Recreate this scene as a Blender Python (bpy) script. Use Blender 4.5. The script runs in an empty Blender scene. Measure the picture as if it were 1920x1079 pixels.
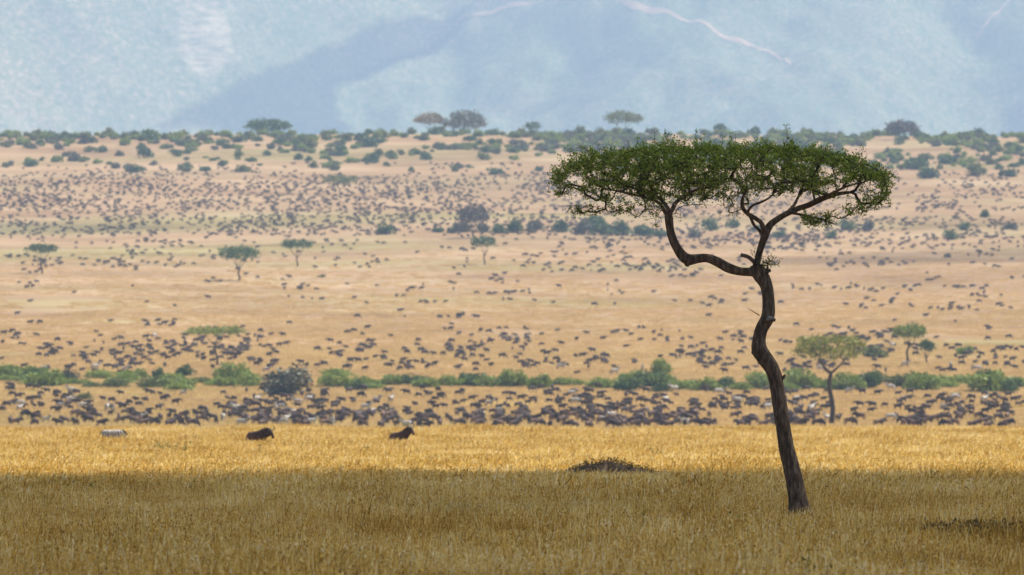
import bpy, math, random
import numpy as np
from mathutils import Vector

R = math.radians
SC = bpy.context.scene
COL = SC.collection
rng = np.random.default_rng(7)
random.seed(7)

# ------------------------------------------------------------------ camera
F = 16000.0          # focal length in pixels of a 1920 px wide frame (300 mm on 36 mm)
HOR = 772.0          # pixel row of the true horizon
CZ = 2.49            # camera height over the soil (safari vehicle roof)
TD = 174.0           # distance of the lone tree

cam = bpy.data.cameras.new('camera')
cam.sensor_width = 36.0
cam.lens = F / 1920 * 36
cam.clip_start = 1.0
cam.clip_end = 60000
cam.dof.use_dof = True
cam.dof.focus_distance = TD
cam.dof.aperture_fstop = 5.0
camo = bpy.data.objects.new('camera', cam)
COL.objects.link(camo)
camo.location = (0, 0, CZ)
camo.rotation_euler = (R(90) + math.atan((HOR - 539.5) / F), 0, 0)
SC.camera = camo

# ------------------------------------------------------------------ sky, sun, exposure
SUN_EL, SUN_AZ = R(55), R(62)      # azimuth from +Y (view direction) towards +X (right)
SUN = Vector((math.cos(SUN_EL) * math.sin(SUN_AZ), math.cos(SUN_EL) * math.cos(SUN_AZ), math.sin(SUN_EL)))
w = bpy.data.worlds.new('World')
SC.world = w
w.use_nodes = True
nt = w.node_tree
sky = nt.nodes.new('ShaderNodeTexSky')
sky.sky_type = 'NISHITA'
sky.sun_disc = False
sky.sun_elevation = SUN_EL
sky.sun_rotation = SUN_AZ
sky.altitude = 1500
sky.dust_density = 4.0
sky.ozone_density = 0.5
bg = nt.nodes['Background']
bg.inputs['Strength'].default_value = 0.05
nt.links.new(sky.outputs[0], bg.inputs['Color'])

sl = bpy.data.lights.new('sun', 'SUN')
sl.energy = 5.0
sl.angle = R(0.53)
sl.color = (1.0, 0.94, 0.85)
so = bpy.data.objects.new('sun', sl)
COL.objects.link(so)
so.rotation_euler = (-SUN).to_track_quat('-Z', 'Y').to_euler()
so.location = SUN * 3000

SC.view_settings.view_transform = 'Standard'
SC.view_settings.look = 'None'
SC.view_settings.gamma = 1
SC.view_settings.exposure = 1.12
SC.cycles.volume_bounces = 1
SC.cycles.max_bounces = 5
SC.cycles.diffuse_bounces = 3
SC.cycles.transparent_max_bounces = 64
SC.cycles.use_denoising = True

# ------------------------------------------------------------------ helpers
def tag(o, label=None, cat=None, group=None, kind=None):
    if label: o['label'] = label
    if cat: o['category'] = cat
    if group: o['group'] = group
    if kind: o['kind'] = kind
    return o

def obj(name, mesh, mats=None, parent=None):
    o = bpy.data.objects.new(name, mesh)
    COL.objects.link(o)
    if mats is not None:
        if not isinstance(mats, (list, tuple)): mats = [mats]
        if len(mesh.materials) == 0:
            for m in mats: mesh.materials.append(m)
    if parent is not None:
        o.parent = parent
    return o

def empty(name, loc):
    o = bpy.data.objects.new(name, None)
    COL.objects.link(o)
    o.location = loc
    o.empty_display_size = 0.5
    return o

def npmesh(name, V, faces, smooth=False, matidx=None):
    """faces: int array (n,3) or (n,4), or a list of such arrays"""
    if not isinstance(faces, list): faces = [faces]
    faces = [np.asarray(f, dtype=np.int32) for f in faces if len(f)]
    me = bpy.data.meshes.new(name)
    V = np.asarray(V, dtype=np.float32)
    me.vertices.add(len(V))
    me.vertices.foreach_set('co', V.ravel())
    loops = np.concatenate([f.ravel() for f in faces])
    tot = np.concatenate([np.full(len(f), f.shape[1], dtype=np.int32) for f in faces])
    start = np.concatenate([[0], np.cumsum(tot)[:-1]]).astype(np.int32)
    me.loops.add(len(loops))
    me.loops.foreach_set('vertex_index', loops)
    me.polygons.add(len(tot))
    me.polygons.foreach_set('loop_start', start)
    if matidx is not None:
        me.polygons.foreach_set('material_index', np.asarray(matidx, dtype=np.int32))
    me.polygons.foreach_set('use_smooth', np.full(len(tot), smooth, dtype=bool))
    me.update(calc_edges=True)
    return me

class Geo:
    """collects vertices and faces"""
    def __init__(s): s.V, s.Q, s.T, s.n = [], [], [], 0
    def add(s, V, Q=None, T=None):
        V = np.asarray(V, dtype=np.float64)
        if Q is not None and len(Q): s.Q.append(np.asarray(Q) + s.n)
        if T is not None and len(T): s.T.append(np.asarray(T) + s.n)
        s.V.append(V); s.n += len(V)
    def mesh(s, name, smooth=False):
        fs = []
        if s.Q: fs.append(np.concatenate(s.Q))
        if s.T: fs.append(np.concatenate(s.T))
        return npmesh(name, np.concatenate(s.V), fs, smooth)

def frames(P):
    """parallel-ish frames along a polyline"""
    P = np.asarray(P, float)
    T = np.gradient(P, axis=0)
    T /= np.linalg.norm(T, axis=1)[:, None] + 1e-9
    ref = np.array([0, 1.0, 0]) if abs(T[0][1]) < 0.9 else np.array([1.0, 0, 0])
    A, B = [], []
    a = ref - T[0] * (ref @ T[0])
    for t in T:
        a = a - t * (a @ t)
        a /= np.linalg.norm(a) + 1e-9
        A.append(a); B.append(np.cross(t, a))
    return T, np.array(A), np.array(B)

def tube(g, P, rad, n=8, cap=True, disp=None):
    P = np.asarray(P, float)
    rad = np.asarray(rad, float)
    if rad.ndim == 1: rad = np.stack([rad, rad], 1)
    T, A, B = frames(P)
    th = np.linspace(0, 2 * np.pi, n, endpoint=False)
    k = len(P)
    c, s_ = np.cos(th), np.sin(th)
    rr = np.ones((k, n)) if disp is None else disp(k, th)
    V = P[:, None, :] + A[:, None, :] * (rad[:, 0:1] * c * rr)[..., None] + B[:, None, :] * (rad[:, 1:2] * s_ * rr)[..., None]
    V = V.reshape(-1, 3)
    i, j = np.meshgrid(np.arange(k - 1), np.arange(n), indexing='ij')
    i, j = i.ravel(), j.ravel()
    j2 = (j + 1) % n
    Q = np.stack([i * n + j, i * n + j2, (i + 1) * n + j2, (i + 1) * n + j], 1)
    Tr = None
    if cap:
        V = np.concatenate([V, P[:1], P[-1:]])
        a, b = k * n, k * n + 1
        jj = np.arange(n); jn = (jj + 1) % n
        Tr = np.concatenate([np.stack([np.full(n, a), jn, jj], 1), np.stack([np.full(n, b), (k - 1) * n + jj, (k - 1) * n + jn], 1)])
    g.add(V, Q, Tr)

def resample(P, step):
    """Catmull-Rom through the points (any columns)"""
    P = np.asarray(P, float)
    ext = np.concatenate([2 * P[:1] - P[1:2], P, 2 * P[-1:] - P[-2:-1]])
    out = []
    for i in range(1, len(ext) - 2):
        p0, p1, p2, p3 = ext[i - 1:i + 3]
        m = max(2, int(np.linalg.norm((p2 - p1)[:3]) / step))
        for t in np.linspace(0, 1, m, endpoint=False):
            out.append(0.5 * (2 * p1 + (p2 - p0) * t + (2 * p0 - 5 * p1 + 4 * p2 - p3) * t * t + (3 * p1 - p0 - 3 * p2 + p3) * t ** 3))
    out.append(P[-1])
    return np.array(out)

def leaf_quads(P, size, rg, aspect=2.0, up=0.4, jitter=0.35):
    """one leaf (a diamond) per point, random attitude"""
    n = len(P)
    d = rg.normal(size=(n, 3)); d[:, 2] += up
    d /= np.linalg.norm(d, axis=1)[:, None]
    q = rg.normal(size=(n, 3))
    b = np.cross(d, q); b /= np.linalg.norm(b, axis=1)[:, None] + 1e-9
    s = (size * (1 + jitter * rg.normal(size=n)).clip(0.4, 2))[:, None]
    L = d * s; W = b * s / aspect / 1.0
    V = np.stack([P, P + L * 0.5 + W * 0.5, P + L, P + L * 0.5 - W * 0.5], 1).reshape(-1, 3)
    Q = np.arange(4 * n).reshape(-1, 4)
    return V, Q

def vnoise2(x, y, seed=0):
    """smooth value noise on numpy arrays, range -1..1"""
    xi, yi = np.floor(x).astype(np.int64), np.floor(y).astype(np.int64)
    fx, fy = x - xi, y - yi
    fx = fx * fx * (3 - 2 * fx); fy = fy * fy * (3 - 2 * fy)
    def h(a, b):
        n = (a * 374761393 + b * 668265263 + seed * 974634777) & 0xffffffff
        n = ((n ^ (n >> 13)) * 1274126177) & 0xffffffff
        return ((n ^ (n >> 16)) & 0xffff) / 32767.5 - 1
    return (h(xi, yi) * (1 - fx) + h(xi + 1, yi) * fx) * (1 - fy) + (h(xi, yi + 1) * (1 - fx) + h(xi + 1, yi + 1) * fx) * fy

def fbm(x, y, o=4, seed=0):
    s, a = 0, 1.0
    for i in range(o):
        s = s + a * vnoise2(x * 2 ** i, y * 2 ** i, seed + i); a *= 0.5
    return s

# ------------------------------------------------------------------ materials
def new_mat(name):
    m = bpy.data.materials.new(name)
    m.use_nodes = True
    m.node_tree.nodes.clear()
    return m, m.node_tree.nodes, m.node_tree.links

def ramp(nd, lk, fac, stops):
    r = nd.new('ShaderNodeValToRGB')
    el = r.color_ramp.elements
    while len(el) < len(stops): el.new(0.5)
    for e, (p, c) in zip(el, stops):
        e.position = p; e.color = (*c, 1)
    lk.new(fac, r.inputs[0])
    return r.outputs[0]

def noise(nd, lk, vec, scale, detail=4, rough=0.55, stretch=None):
    if stretch is not None:
        mp = nd.new('ShaderNodeMapping'); mp.inputs['Scale'].default_value = stretch
        lk.new(vec, mp.inputs[0]); vec = mp.outputs[0]
    n = nd.new('ShaderNodeTexNoise')
    n.inputs['Scale'].default_value = scale; n.inputs['Detail'].default_value = detail
    n.inputs['Roughness'].default_value = rough
    lk.new(vec, n.inputs['Vector'])
    return n.outputs['Fac']

def mix(nd, lk, fac, a, b, mode='MIX'):
    m = nd.new('ShaderNodeMix'); m.data_type = 'RGBA'; m.blend_type = mode
    for s, v in ((0, fac), (6, a), (7, b)):
        if isinstance(v, (int, float)): m.inputs[s].default_value = v
        elif isinstance(v, tuple): m.inputs[s].default_value = (*v, 1)
        else: lk.new(v, m.inputs[s])
    return m.outputs[2]

def math_(nd, lk, op, a, b=None, clamp=False):
    m = nd.new('ShaderNodeMath'); m.operation = op; m.use_clamp = clamp
    for i, v in enumerate((a, b)):
        if v is None: continue
        if isinstance(v, (int, float)): m.inputs[i].default_value = v
        else: lk.new(v, m.inputs[i])
    return m.outputs[0]

def foliage_mat(name, cols, trans=0.35, nscale=0.6, rough=0.6):
    """leaf surface: diffuse + translucent, colours vary per object and through the crown"""
    m, nd, lk = new_mat(name)
    out = nd.new('ShaderNodeOutputMaterial')
    geo = nd.new('ShaderNodeNewGeometry')
    oi = nd.new('ShaderNodeObjectInfo')
    n = noise(nd, lk, geo.outputs['Position'], nscale, 3)
    r = math_(nd, lk, 'MULTIPLY', geo.outputs['Random Per Island'], 0.55)
    f = math_(nd, lk, 'ADD', math_(nd, lk, 'MULTIPLY', n, 0.5), r)
    f = math_(nd, lk, 'ADD', f, math_(nd, lk, 'MULTIPLY', oi.outputs['Random'], 0.3))
    f = math_(nd, lk, 'SUBTRACT', f, 0.15, True)
    k = len(cols)
    c = ramp(nd, lk, f, [(0.1 + 0.8 * i / (k - 1), q) for i, q in enumerate(cols)])
    p = nd.new('ShaderNodeBsdfPrincipled')
    p.inputs['Roughness'].default_value = rough
    p.inputs['Specular IOR Level'].default_value = 0.25
    lk.new(c, p.inputs['Base Color'])
    t = nd.new('ShaderNodeBsdfTranslucent'); lk.new(c, t.inputs['Color'])
    mx = nd.new('ShaderNodeMixShader'); mx.inputs[0].default_value = trans
    lk.new(p.outputs[0], mx.inputs[1]); lk.new(t.outputs[0], mx.inputs[2])
    lk.new(mx.outputs[0], out.inputs['Surface'])
    return m

def plain_mat(name, cols, scale=2.0, rough=0.9, bump=0.0, bscale=20, vary=0.0, stretch=None, coord='Object', spec=0.2):
    m, nd, lk = new_mat(name)
    out = nd.new('ShaderNodeOutputMaterial')
    tc = nd.new('ShaderNodeTexCoord')
    vec = tc.outputs['Object'] if coord == 'Object' else nd.new('ShaderNodeNewGeometry').outputs['Position']
    n = noise(nd, lk, vec, scale, 5, 0.6, stretch)
    if vary:
        oi = nd.new('ShaderNodeObjectInfo')
        n = math_(nd, lk, 'ADD', n, math_(nd, lk, 'MULTIPLY', math_(nd, lk, 'SUBTRACT', oi.outputs['Random'], 0.5), vary))
    k = len(cols)
    c = ramp(nd, lk, n, [(0.3 + 0.4 * i / (k - 1), q) for i, q in enumerate(cols)])
    p = nd.new('ShaderNodeBsdfPrincipled')
    p.inputs['Roughness'].default_value = rough
    p.inputs['Specular IOR Level'].default_value = spec
    lk.new(c, p.inputs['Base Color'])
    if bump:
        b = nd.new('ShaderNodeBump'); b.inputs['Strength'].default_value = bump; b.inputs['Distance'].default_value = 0.05
        lk.new(noise(nd, lk, vec, bscale, 5, 0.6, stretch), b.inputs['Height'])
        lk.new(b.outputs[0], p.inputs['Normal'])
    lk.new(p.outputs[0], out.inputs['Surface'])
    return m

M = {}
# dry ground: straw and earth in long flat streaks
def ground_mat():
    m, nd, lk = new_mat('dry_savanna_ground')
    out = nd.new('ShaderNodeOutputMaterial')
    geo = nd.new('ShaderNodeNewGeometry')
    P = geo.outputs['Position']
    n1 = noise(nd, lk, P, 0.012, 5, 0.6)
    n2 = noise(nd, lk, P, 0.05, 5, 0.65, (0.5, 0.5, 0.3))
    n3 = noise(nd, lk, P, 0.6, 4, 0.65)
    f = math_(nd, lk, 'ADD', math_(nd, lk, 'MULTIPLY', n1, 0.45), math_(nd, lk, 'MULTIPLY', n2, 0.4))
    f = math_(nd, lk, 'ADD', f, math_(nd, lk, 'MULTIPLY', n3, 0.15))
    c = ramp(nd, lk, f, [(0.36, (0.27, 0.175, 0.095)), (0.45, (0.41, 0.275, 0.148)), (0.53, (0.49, 0.34, 0.188)), (0.62, (0.58, 0.425, 0.25))])
    # the near plain is a deeper gold than the grazed-down slope beyond
    sx = nd.new('ShaderNodeSeparateXYZ'); lk.new(P, sx.inputs[0])
    mr = nd.new('ShaderNodeMapRange'); lk.new(sx.outputs['Y'], mr.inputs[0])
    mr.inputs[1].default_value = 1400; mr.inputs[2].default_value = 2050
    c2 = ramp(nd, lk, f, [(0.36, (0.26, 0.165, 0.050)), (0.5, (0.40, 0.265, 0.080)), (0.64, (0.49, 0.35, 0.125))])
    c = mix(nd, lk, mr.outputs[0], c2, c)
    h = noise(nd, lk, P, 0.0065, 4, 0.6, (0.7, 1.0, 0.3))
    tint = ramp(nd, lk, h, [(0.36, (0.86, 0.97, 0.80)), (0.47, (1, 1, 1)), (0.56, (1.0, 0.93, 0.93)), (0.68, (1.06, 1.08, 1.10))])
    c = mix(nd, lk, 1.0, c, tint, 'MULTIPLY')
    d = nd.new('ShaderNodeBsdfDiffuse'); d.inputs['Roughness'].default_value = 1
    lk.new(c, d.inputs['Color'])
    lk.new(d.outputs[0], out.inputs['Surface'])
    return m
M['ground'] = ground_mat()

def grass_mat(name, cols):
    m, nd, lk = new_mat(name)
    out = nd.new('ShaderNodeOutputMaterial')
    geo = nd.new('ShaderNodeNewGeometry'); oi = nd.new('ShaderNodeObjectInfo')
    n = noise(nd, lk, geo.outputs['Position'], 0.22, 4, 0.6, (1, 0.25, 1))
    f = math_(nd, lk, 'ADD', math_(nd, lk, 'MULTIPLY', n, 0.75), math_(nd, lk, 'MULTIPLY', geo.outputs['Random Per Island'], 0.65))
    f = math_(nd, lk, 'ADD', f, math_(nd, lk, 'MULTIPLY', oi.outputs['Random'], 0.35))
    f = math_(nd, lk, 'SUBTRACT', f, 0.38, True)
    k = len(cols)
    c = ramp(nd, lk, f, [(0.12 + 0.76 * i / (k - 1), q) for i, q in enumerate(cols)])
    d = nd.new('ShaderNodeBsdfDiffuse'); lk.new(c, d.inputs['Color'])
    t = nd.new('ShaderNodeBsdfTranslucent'); lk.new(c, t.inputs['Color'])
    mx = nd.new('ShaderNodeMixShader'); mx.inputs[0].default_value = 0.42
    lk.new(d.outputs[0], mx.inputs[1]); lk.new(t.outputs[0], mx.inputs[2])
    lk.new(mx.outputs[0], out.inputs['Surface'])
    return m
M['grass'] = grass_mat('dry_grass', [(0.22, 0.115, 0.020), (0.50, 0.275, 0.048), (0.69, 0.465, 0.11), (0.83, 0.645, 0.24), (0.94, 0.83, 0.50)])
M['short_grass'] = grass_mat('short_pale_grass', [(0.44, 0.305, 0.12), (0.54, 0.38, 0.16), (0.62, 0.455, 0.205), (0.71, 0.545, 0.28)])
M['bark'] = plain_mat('dark_furrowed_bark', [(0.04, 0.027, 0.019), (0.13, 0.092, 0.064), (0.27, 0.20, 0.145)], 17, 0.95, 0.9, 22, 0, (1.0, 1.0, 0.22), 'World', 0.1)
M['twig'] = plain_mat('twig_bark', [(0.04, 0.03, 0.023), (0.10, 0.075, 0.055)], 6, 0.95, coord='World', spec=0.1)
M['leaf'] = foliage_mat('small_green_leaves', [(0.055, 0.075, 0.014), (0.12, 0.17, 0.022), (0.20, 0.275, 0.030), (0.34, 0.41, 0.05)], 0.35, 1.3, 0.5)
M['bush_green'] = foliage_mat('bush_fresh_green', [(0.095, 0.135, 0.020), (0.175, 0.235, 0.033), (0.26, 0.32, 0.05)], 0.25)
M['bush_dark'] = foliage_mat('bush_deep_green', [(0.03, 0.06, 0.016), (0.06, 0.11, 0.025), (0.10, 0.16, 0.035)], 0.2)
M['bush_olive'] = foliage_mat('bush_olive', [(0.08, 0.10, 0.024), (0.13, 0.155, 0.035), (0.20, 0.215, 0.05)], 0.2)
M['bush_grey'] = foliage_mat('bush_grey', [(0.06, 0.065, 0.040), (0.105, 0.108, 0.066), (0.155, 0.155, 0.095)], 0.15)
M['tree_yellow'] = foliage_mat('tree_yellow_green', [(0.13, 0.15, 0.022), (0.235, 0.25, 0.038), (0.34, 0.34, 0.06)], 0.3)
M['tree_brown'] = foliage_mat('tree_straw_brown', [(0.13, 0.10, 0.045), (0.19, 0.145, 0.06), (0.25, 0.19, 0.08)], 0.25)
M['tree_bare'] = foliage_mat('tree_dull_brown', [(0.045, 0.035, 0.03), (0.075, 0.058, 0.048), (0.10, 0.08, 0.06)], 0.1)
M['gnu'] = plain_mat('wildebeest_hide', [(0.034, 0.025, 0.024), (0.068, 0.050, 0.044), (0.125, 0.093, 0.074)], 2.2, 0.75, vary=0.35, spec=0.15)
M['herd'] = plain_mat('distant_hides', [(0.034, 0.025, 0.024), (0.062, 0.047, 0.043), (0.105, 0.080, 0.066)], 0.35, 0.8, spec=0.1)
def gnu_mat():
    m = M['gnu']; nd, lk = m.node_tree.nodes, m.node_tree.links
    p = [n for n in nd if n.type == 'BSDF_PRINCIPLED'][0]
    src = p.inputs['Base Color'].links[0].from_socket
    tc = nd.new('ShaderNodeTexCoord'); sx = nd.new('ShaderNodeSeparateXYZ'); lk.new(tc.outputs['Object'], sx.inputs[0])
    mr = nd.new('ShaderNodeMapRange'); lk.new(sx.outputs['X'], mr.inputs[0])
    mr.inputs[1].default_value = -0.55; mr.inputs[2].default_value = 0.45
    tint = ramp(nd, lk, mr.outputs[0], [(0.0, (1.75, 1.42, 1.22)), (0.5, (1.25, 1.08, 1.0)), (1.0, (0.72, 0.66, 0.66))])
    lk.new(mix(nd, lk, 1.0, src, tint, 'MULTIPLY'), p.inputs['Base Color'])
gnu_mat()
M['gnu_dark'] = plain_mat('wildebeest_black_hair', [(0.012, 0.010, 0.009), (0.03, 0.025, 0.022)], 8, 0.8)
M['horn'] = plain_mat('horn', [(0.02, 0.018, 0.016), (0.07, 0.06, 0.05)], 10, 0.5)
M['soil'] = plain_mat('dark_mound_soil', [(0.05, 0.034, 0.022), (0.11, 0.074, 0.045), (0.18, 0.12, 0.07)], 5, 0.95, 0.6, 14)
M['weed_dark'] = foliage_mat('dark_weed', [(0.05, 0.04, 0.017), (0.10, 0.078, 0.03), (0.16, 0.125, 0.045)], 0.2, 2)
M['herb'] = foliage_mat('green_herb', [(0.06, 0.08, 0.016), (0.11, 0.13, 0.025), (0.17, 0.19, 0.04)], 0.3, 2)
M['track'] = plain_mat('pale_dirt_track', [(0.26, 0.18, 0.10), (0.46, 0.31, 0.18)], 0.05, 0.95, coord='World')

def zebra_mat():
    m, nd, lk = new_mat('zebra_hide')
    out = nd.new('ShaderNodeOutputMaterial')
    tc = nd.new('ShaderNodeTexCoord')
    wv = nd.new('ShaderNodeTexWave'); wv.wave_type = 'BANDS'; wv.bands_direction = 'X'
    wv.inputs['Scale'].default_value = 2.4; wv.inputs['Distortion'].default_value = 6.0; wv.inputs['Detail'].default_value = 1.0
    wv.inputs['Detail Scale'].default_value = 1.2
    lk.new(tc.outputs['Object'], wv.inputs['Vector'])
    c = ramp(nd, lk, wv.outputs['Fac'], [(0.30, (0.03, 0.027, 0.025)), (0.38, (0.62, 0.58, 0.52))])
    p = nd.new('ShaderNodeBsdfPrincipled'); p.inputs['Roughness'].default_value = 0.75
    p.inputs['Specular IOR Level'].default_value = 0.15
    lk.new(c, p.inputs['Base Color']); lk.new(p.outputs[0], out.inputs['Surface'])
    return m
M['zebra'] = zebra_mat()

# ------------------------------------------------------------------ terrain
PTS = [(-4000, 0), (0, 0), (540, 0), (580, 0.06), (620, 0.20), (660, 0.28), (720, 0.22), (850, -0.25), (1000, -0.6), (1180, -0.55), (1300, 0.25), (1400, 2.67), (1520, 6.0),
       (1600, 8.7), (1680, 11.1), (1850, 16.6), (2060, 24.6), (2325, 34.8), (2550, 45.8), (2850, 59.9), (3075, 74.0), (3340, 90.6),
       (3600, 108.7), (3860, 127.0), (3960, 130.5), (4060, 130.0), (4300, 122), (5000, 80), (6000, 45), (8000, 45), (12000, 70), (13200, 100), (30000, 120)]
PD = np.array([p[0] for p in PTS], float); PZ = np.array([p[1] for p in PTS], float)
def _slopes(x, y):
    h = np.diff(x); dl = np.diff(y) / h
    m = np.zeros(len(x))
    for i in range(1, len(x) - 1):
        if dl[i - 1] * dl[i] > 0:
            w1, w2 = 2 * h[i] + h[i - 1], h[i] + 2 * h[i - 1]
            m[i] = (w1 + w2) / (w1 / dl[i - 1] + w2 / dl[i])
    m[0], m[-1] = dl[0], dl[-1]
    return m
PM = _slopes(PD, PZ)
def profile(d):
    d = np.clip(np.asarray(d, float), PD[0], PD[-1])
    i = np.clip(np.searchsorted(PD, d) - 1, 0, len(PD) - 2)
    h = PD[i + 1] - PD[i]; t = (d - PD[i]) / h
    return ((2 * t ** 3 - 3 * t ** 2 + 1) * PZ[i] + (t ** 3 - 2 * t ** 2 + t) * h * PM[i] + (-2 * t ** 3 + 3 * t ** 2) * PZ[i + 1] + (t ** 3 - t ** 2) * h * PM[i + 1])
def gz(x, d):
    x = np.asarray(x, float); d = np.asarray(d, float)
    a = np.clip((d - 1350) / 1900, 0, 1) * 2.2
    b = np.clip((d - 560) / 600, 0, 1) * 0.22 + np.clip((d + 0) / 400, 0, 1) * 0.05
    return profile(d) + a * fbm(x / 170.0, d / 420.0, 2, 3) + b * vnoise2(x / 37.0, d / 60.0, 9) + 0.20 * np.clip((d - 470) / 110, 0, 1) * np.clip((1500 - d) / 300, 0, 1) * fbm(x / 9.0, d / 45.0, 2, 19)

def at(px, py):
    """soil point seen at a pixel of the photograph (the slope beyond the dip)"""
    ds = _DS
    xs = (px - 960) / F * ds
    ys = HOR + (CZ - gz(xs, ds)) / ds * F
    ys = np.minimum.accumulate(ys)
    d = float(np.interp(-py, -ys, ds))
    x = (px - 960) / F * d
    return x, d, float(gz(x, d))
_DS = np.arange(1270.0, 3965.0, 4.0)

def near(px, py, g=0.5):
    """soil point under the grass top seen at a pixel on the near flat"""
    d = (CZ - g) * F / (py - HOR)
    x = (px - 960) / F * d
    return x, d, float(gz(x, d))

def W(px, py, d):
    return np.array([(px - 960) / F * d, d, CZ - (py - HOR) / F * d])

# the ground, one sheet from behind the camera to the foot of the escarpment
dr = np.concatenate([np.linspace(-3500, -200, 12), np.linspace(-100, 540, 40), np.arange(550, 1300, 10), np.arange(1300, 4300, 16), np.linspace(4350, 13600, 60)])
us = np.linspace(-1, 1, 141); us = np.sign(us) * (0.22 * np.abs(us) + 0.78 * np.abs(us) ** 4)
def halfw(d): return np.clip(900 + 1.0 * np.abs(d), 900, 8000)
GX = us[None, :] * halfw(dr)[:, None]; GY = np.repeat(dr[:, None], len(us), 1)
GZ = gz(GX, GY)
nr, nc = GX.shape
ii, jj = np.meshgrid(np.arange(nr - 1), np.arange(nc - 1), indexing='ij'); ii, jj = ii.ravel(), jj.ravel()
Q = np.stack([ii * nc + jj, ii * nc + jj + 1, (ii + 1) * nc + jj + 1, (ii + 1) * nc + jj], 1)
tag(obj('ground', npmesh('ground', np.stack([GX, GY, GZ], -1).reshape(-1, 3), Q, True), M['ground']), kind='structure')

# the escarpment far behind
def hill_z(x, d):
    x = np.asarray(x, float); d = np.asarray(d, float)
    u = d + 260 * fbm(x / 900.0, d / 2500.0, 3, 21)
    t = np.clip((u - 13150) / 3000.0, 0, 1)
    base = 85 + 900 * t * t * (3 - 2 * t)
    # a spur that comes down to the left, a gully beside it
    s = (x + 520) * 0.90 - (d - 14300) * 0.30
    gul = -95 * np.exp(-(s / 190.0) ** 2) + 60 * np.exp(-((s + 330) / 210.0) ** 2)
    s2 = (x - 880) + (d - 14400) * 0.12
    gul2 = -60 * np.exp(-(s2 / 90.0) ** 2)
    env = np.clip((d - 13200) / 900, 0, 1)
    wx = x + 0.16 * (d - 14300) + 90 * fbm(x / 500.0, d / 900.0, 2, 71)
    rib = 24 * (0.55 - np.abs(vnoise2(wx / 210.0, d / 1900.0, 81))) + 9 * (0.5 - np.abs(vnoise2(wx / 80.0, d / 800.0, 82)))
    return base + env * (gul + gul2 + rib + 34 * fbm(x / 260.0, d / 520.0, 4, 40) + 9 * fbm(x / 55.0, d / 90.0, 3, 60))
hx = np.concatenate([np.linspace(-8000, -1700, 30), np.arange(-1650, 1651, 13.0), np.linspace(1700, 8000, 30)])
hd = np.concatenate([np.arange(13000, 16400, 13.0), np.linspace(16500, 21000, 30)])
HX, HD = np.meshgrid(hx, hd, indexing='xy')
HZ = hill_z(HX, HD)
nr, nc = HX.shape
ii, jj = np.meshgrid(np.arange(nr - 1), np.arange(nc - 1), indexing='ij'); ii, jj = ii.ravel(), jj.ravel()
Q = np.stack([ii * nc + jj, ii * nc + jj + 1, (ii + 1) * nc + jj + 1, (ii + 1) * nc + jj], 1)

def on_hill(px, py):
    ds = np.arange(13000, 20000, 5.0)
    x = (px - 960) / F * ds
    ray = CZ - (py - HOR) / F * ds
    hit = np.nonzero(hill_z(x, ds) >= ray)[0]
    i = hit[0] if len(hit) else len(ds) - 1
    return np.array([x[i], ds[i], float(hill_z(x[i], ds[i]))])

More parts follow.
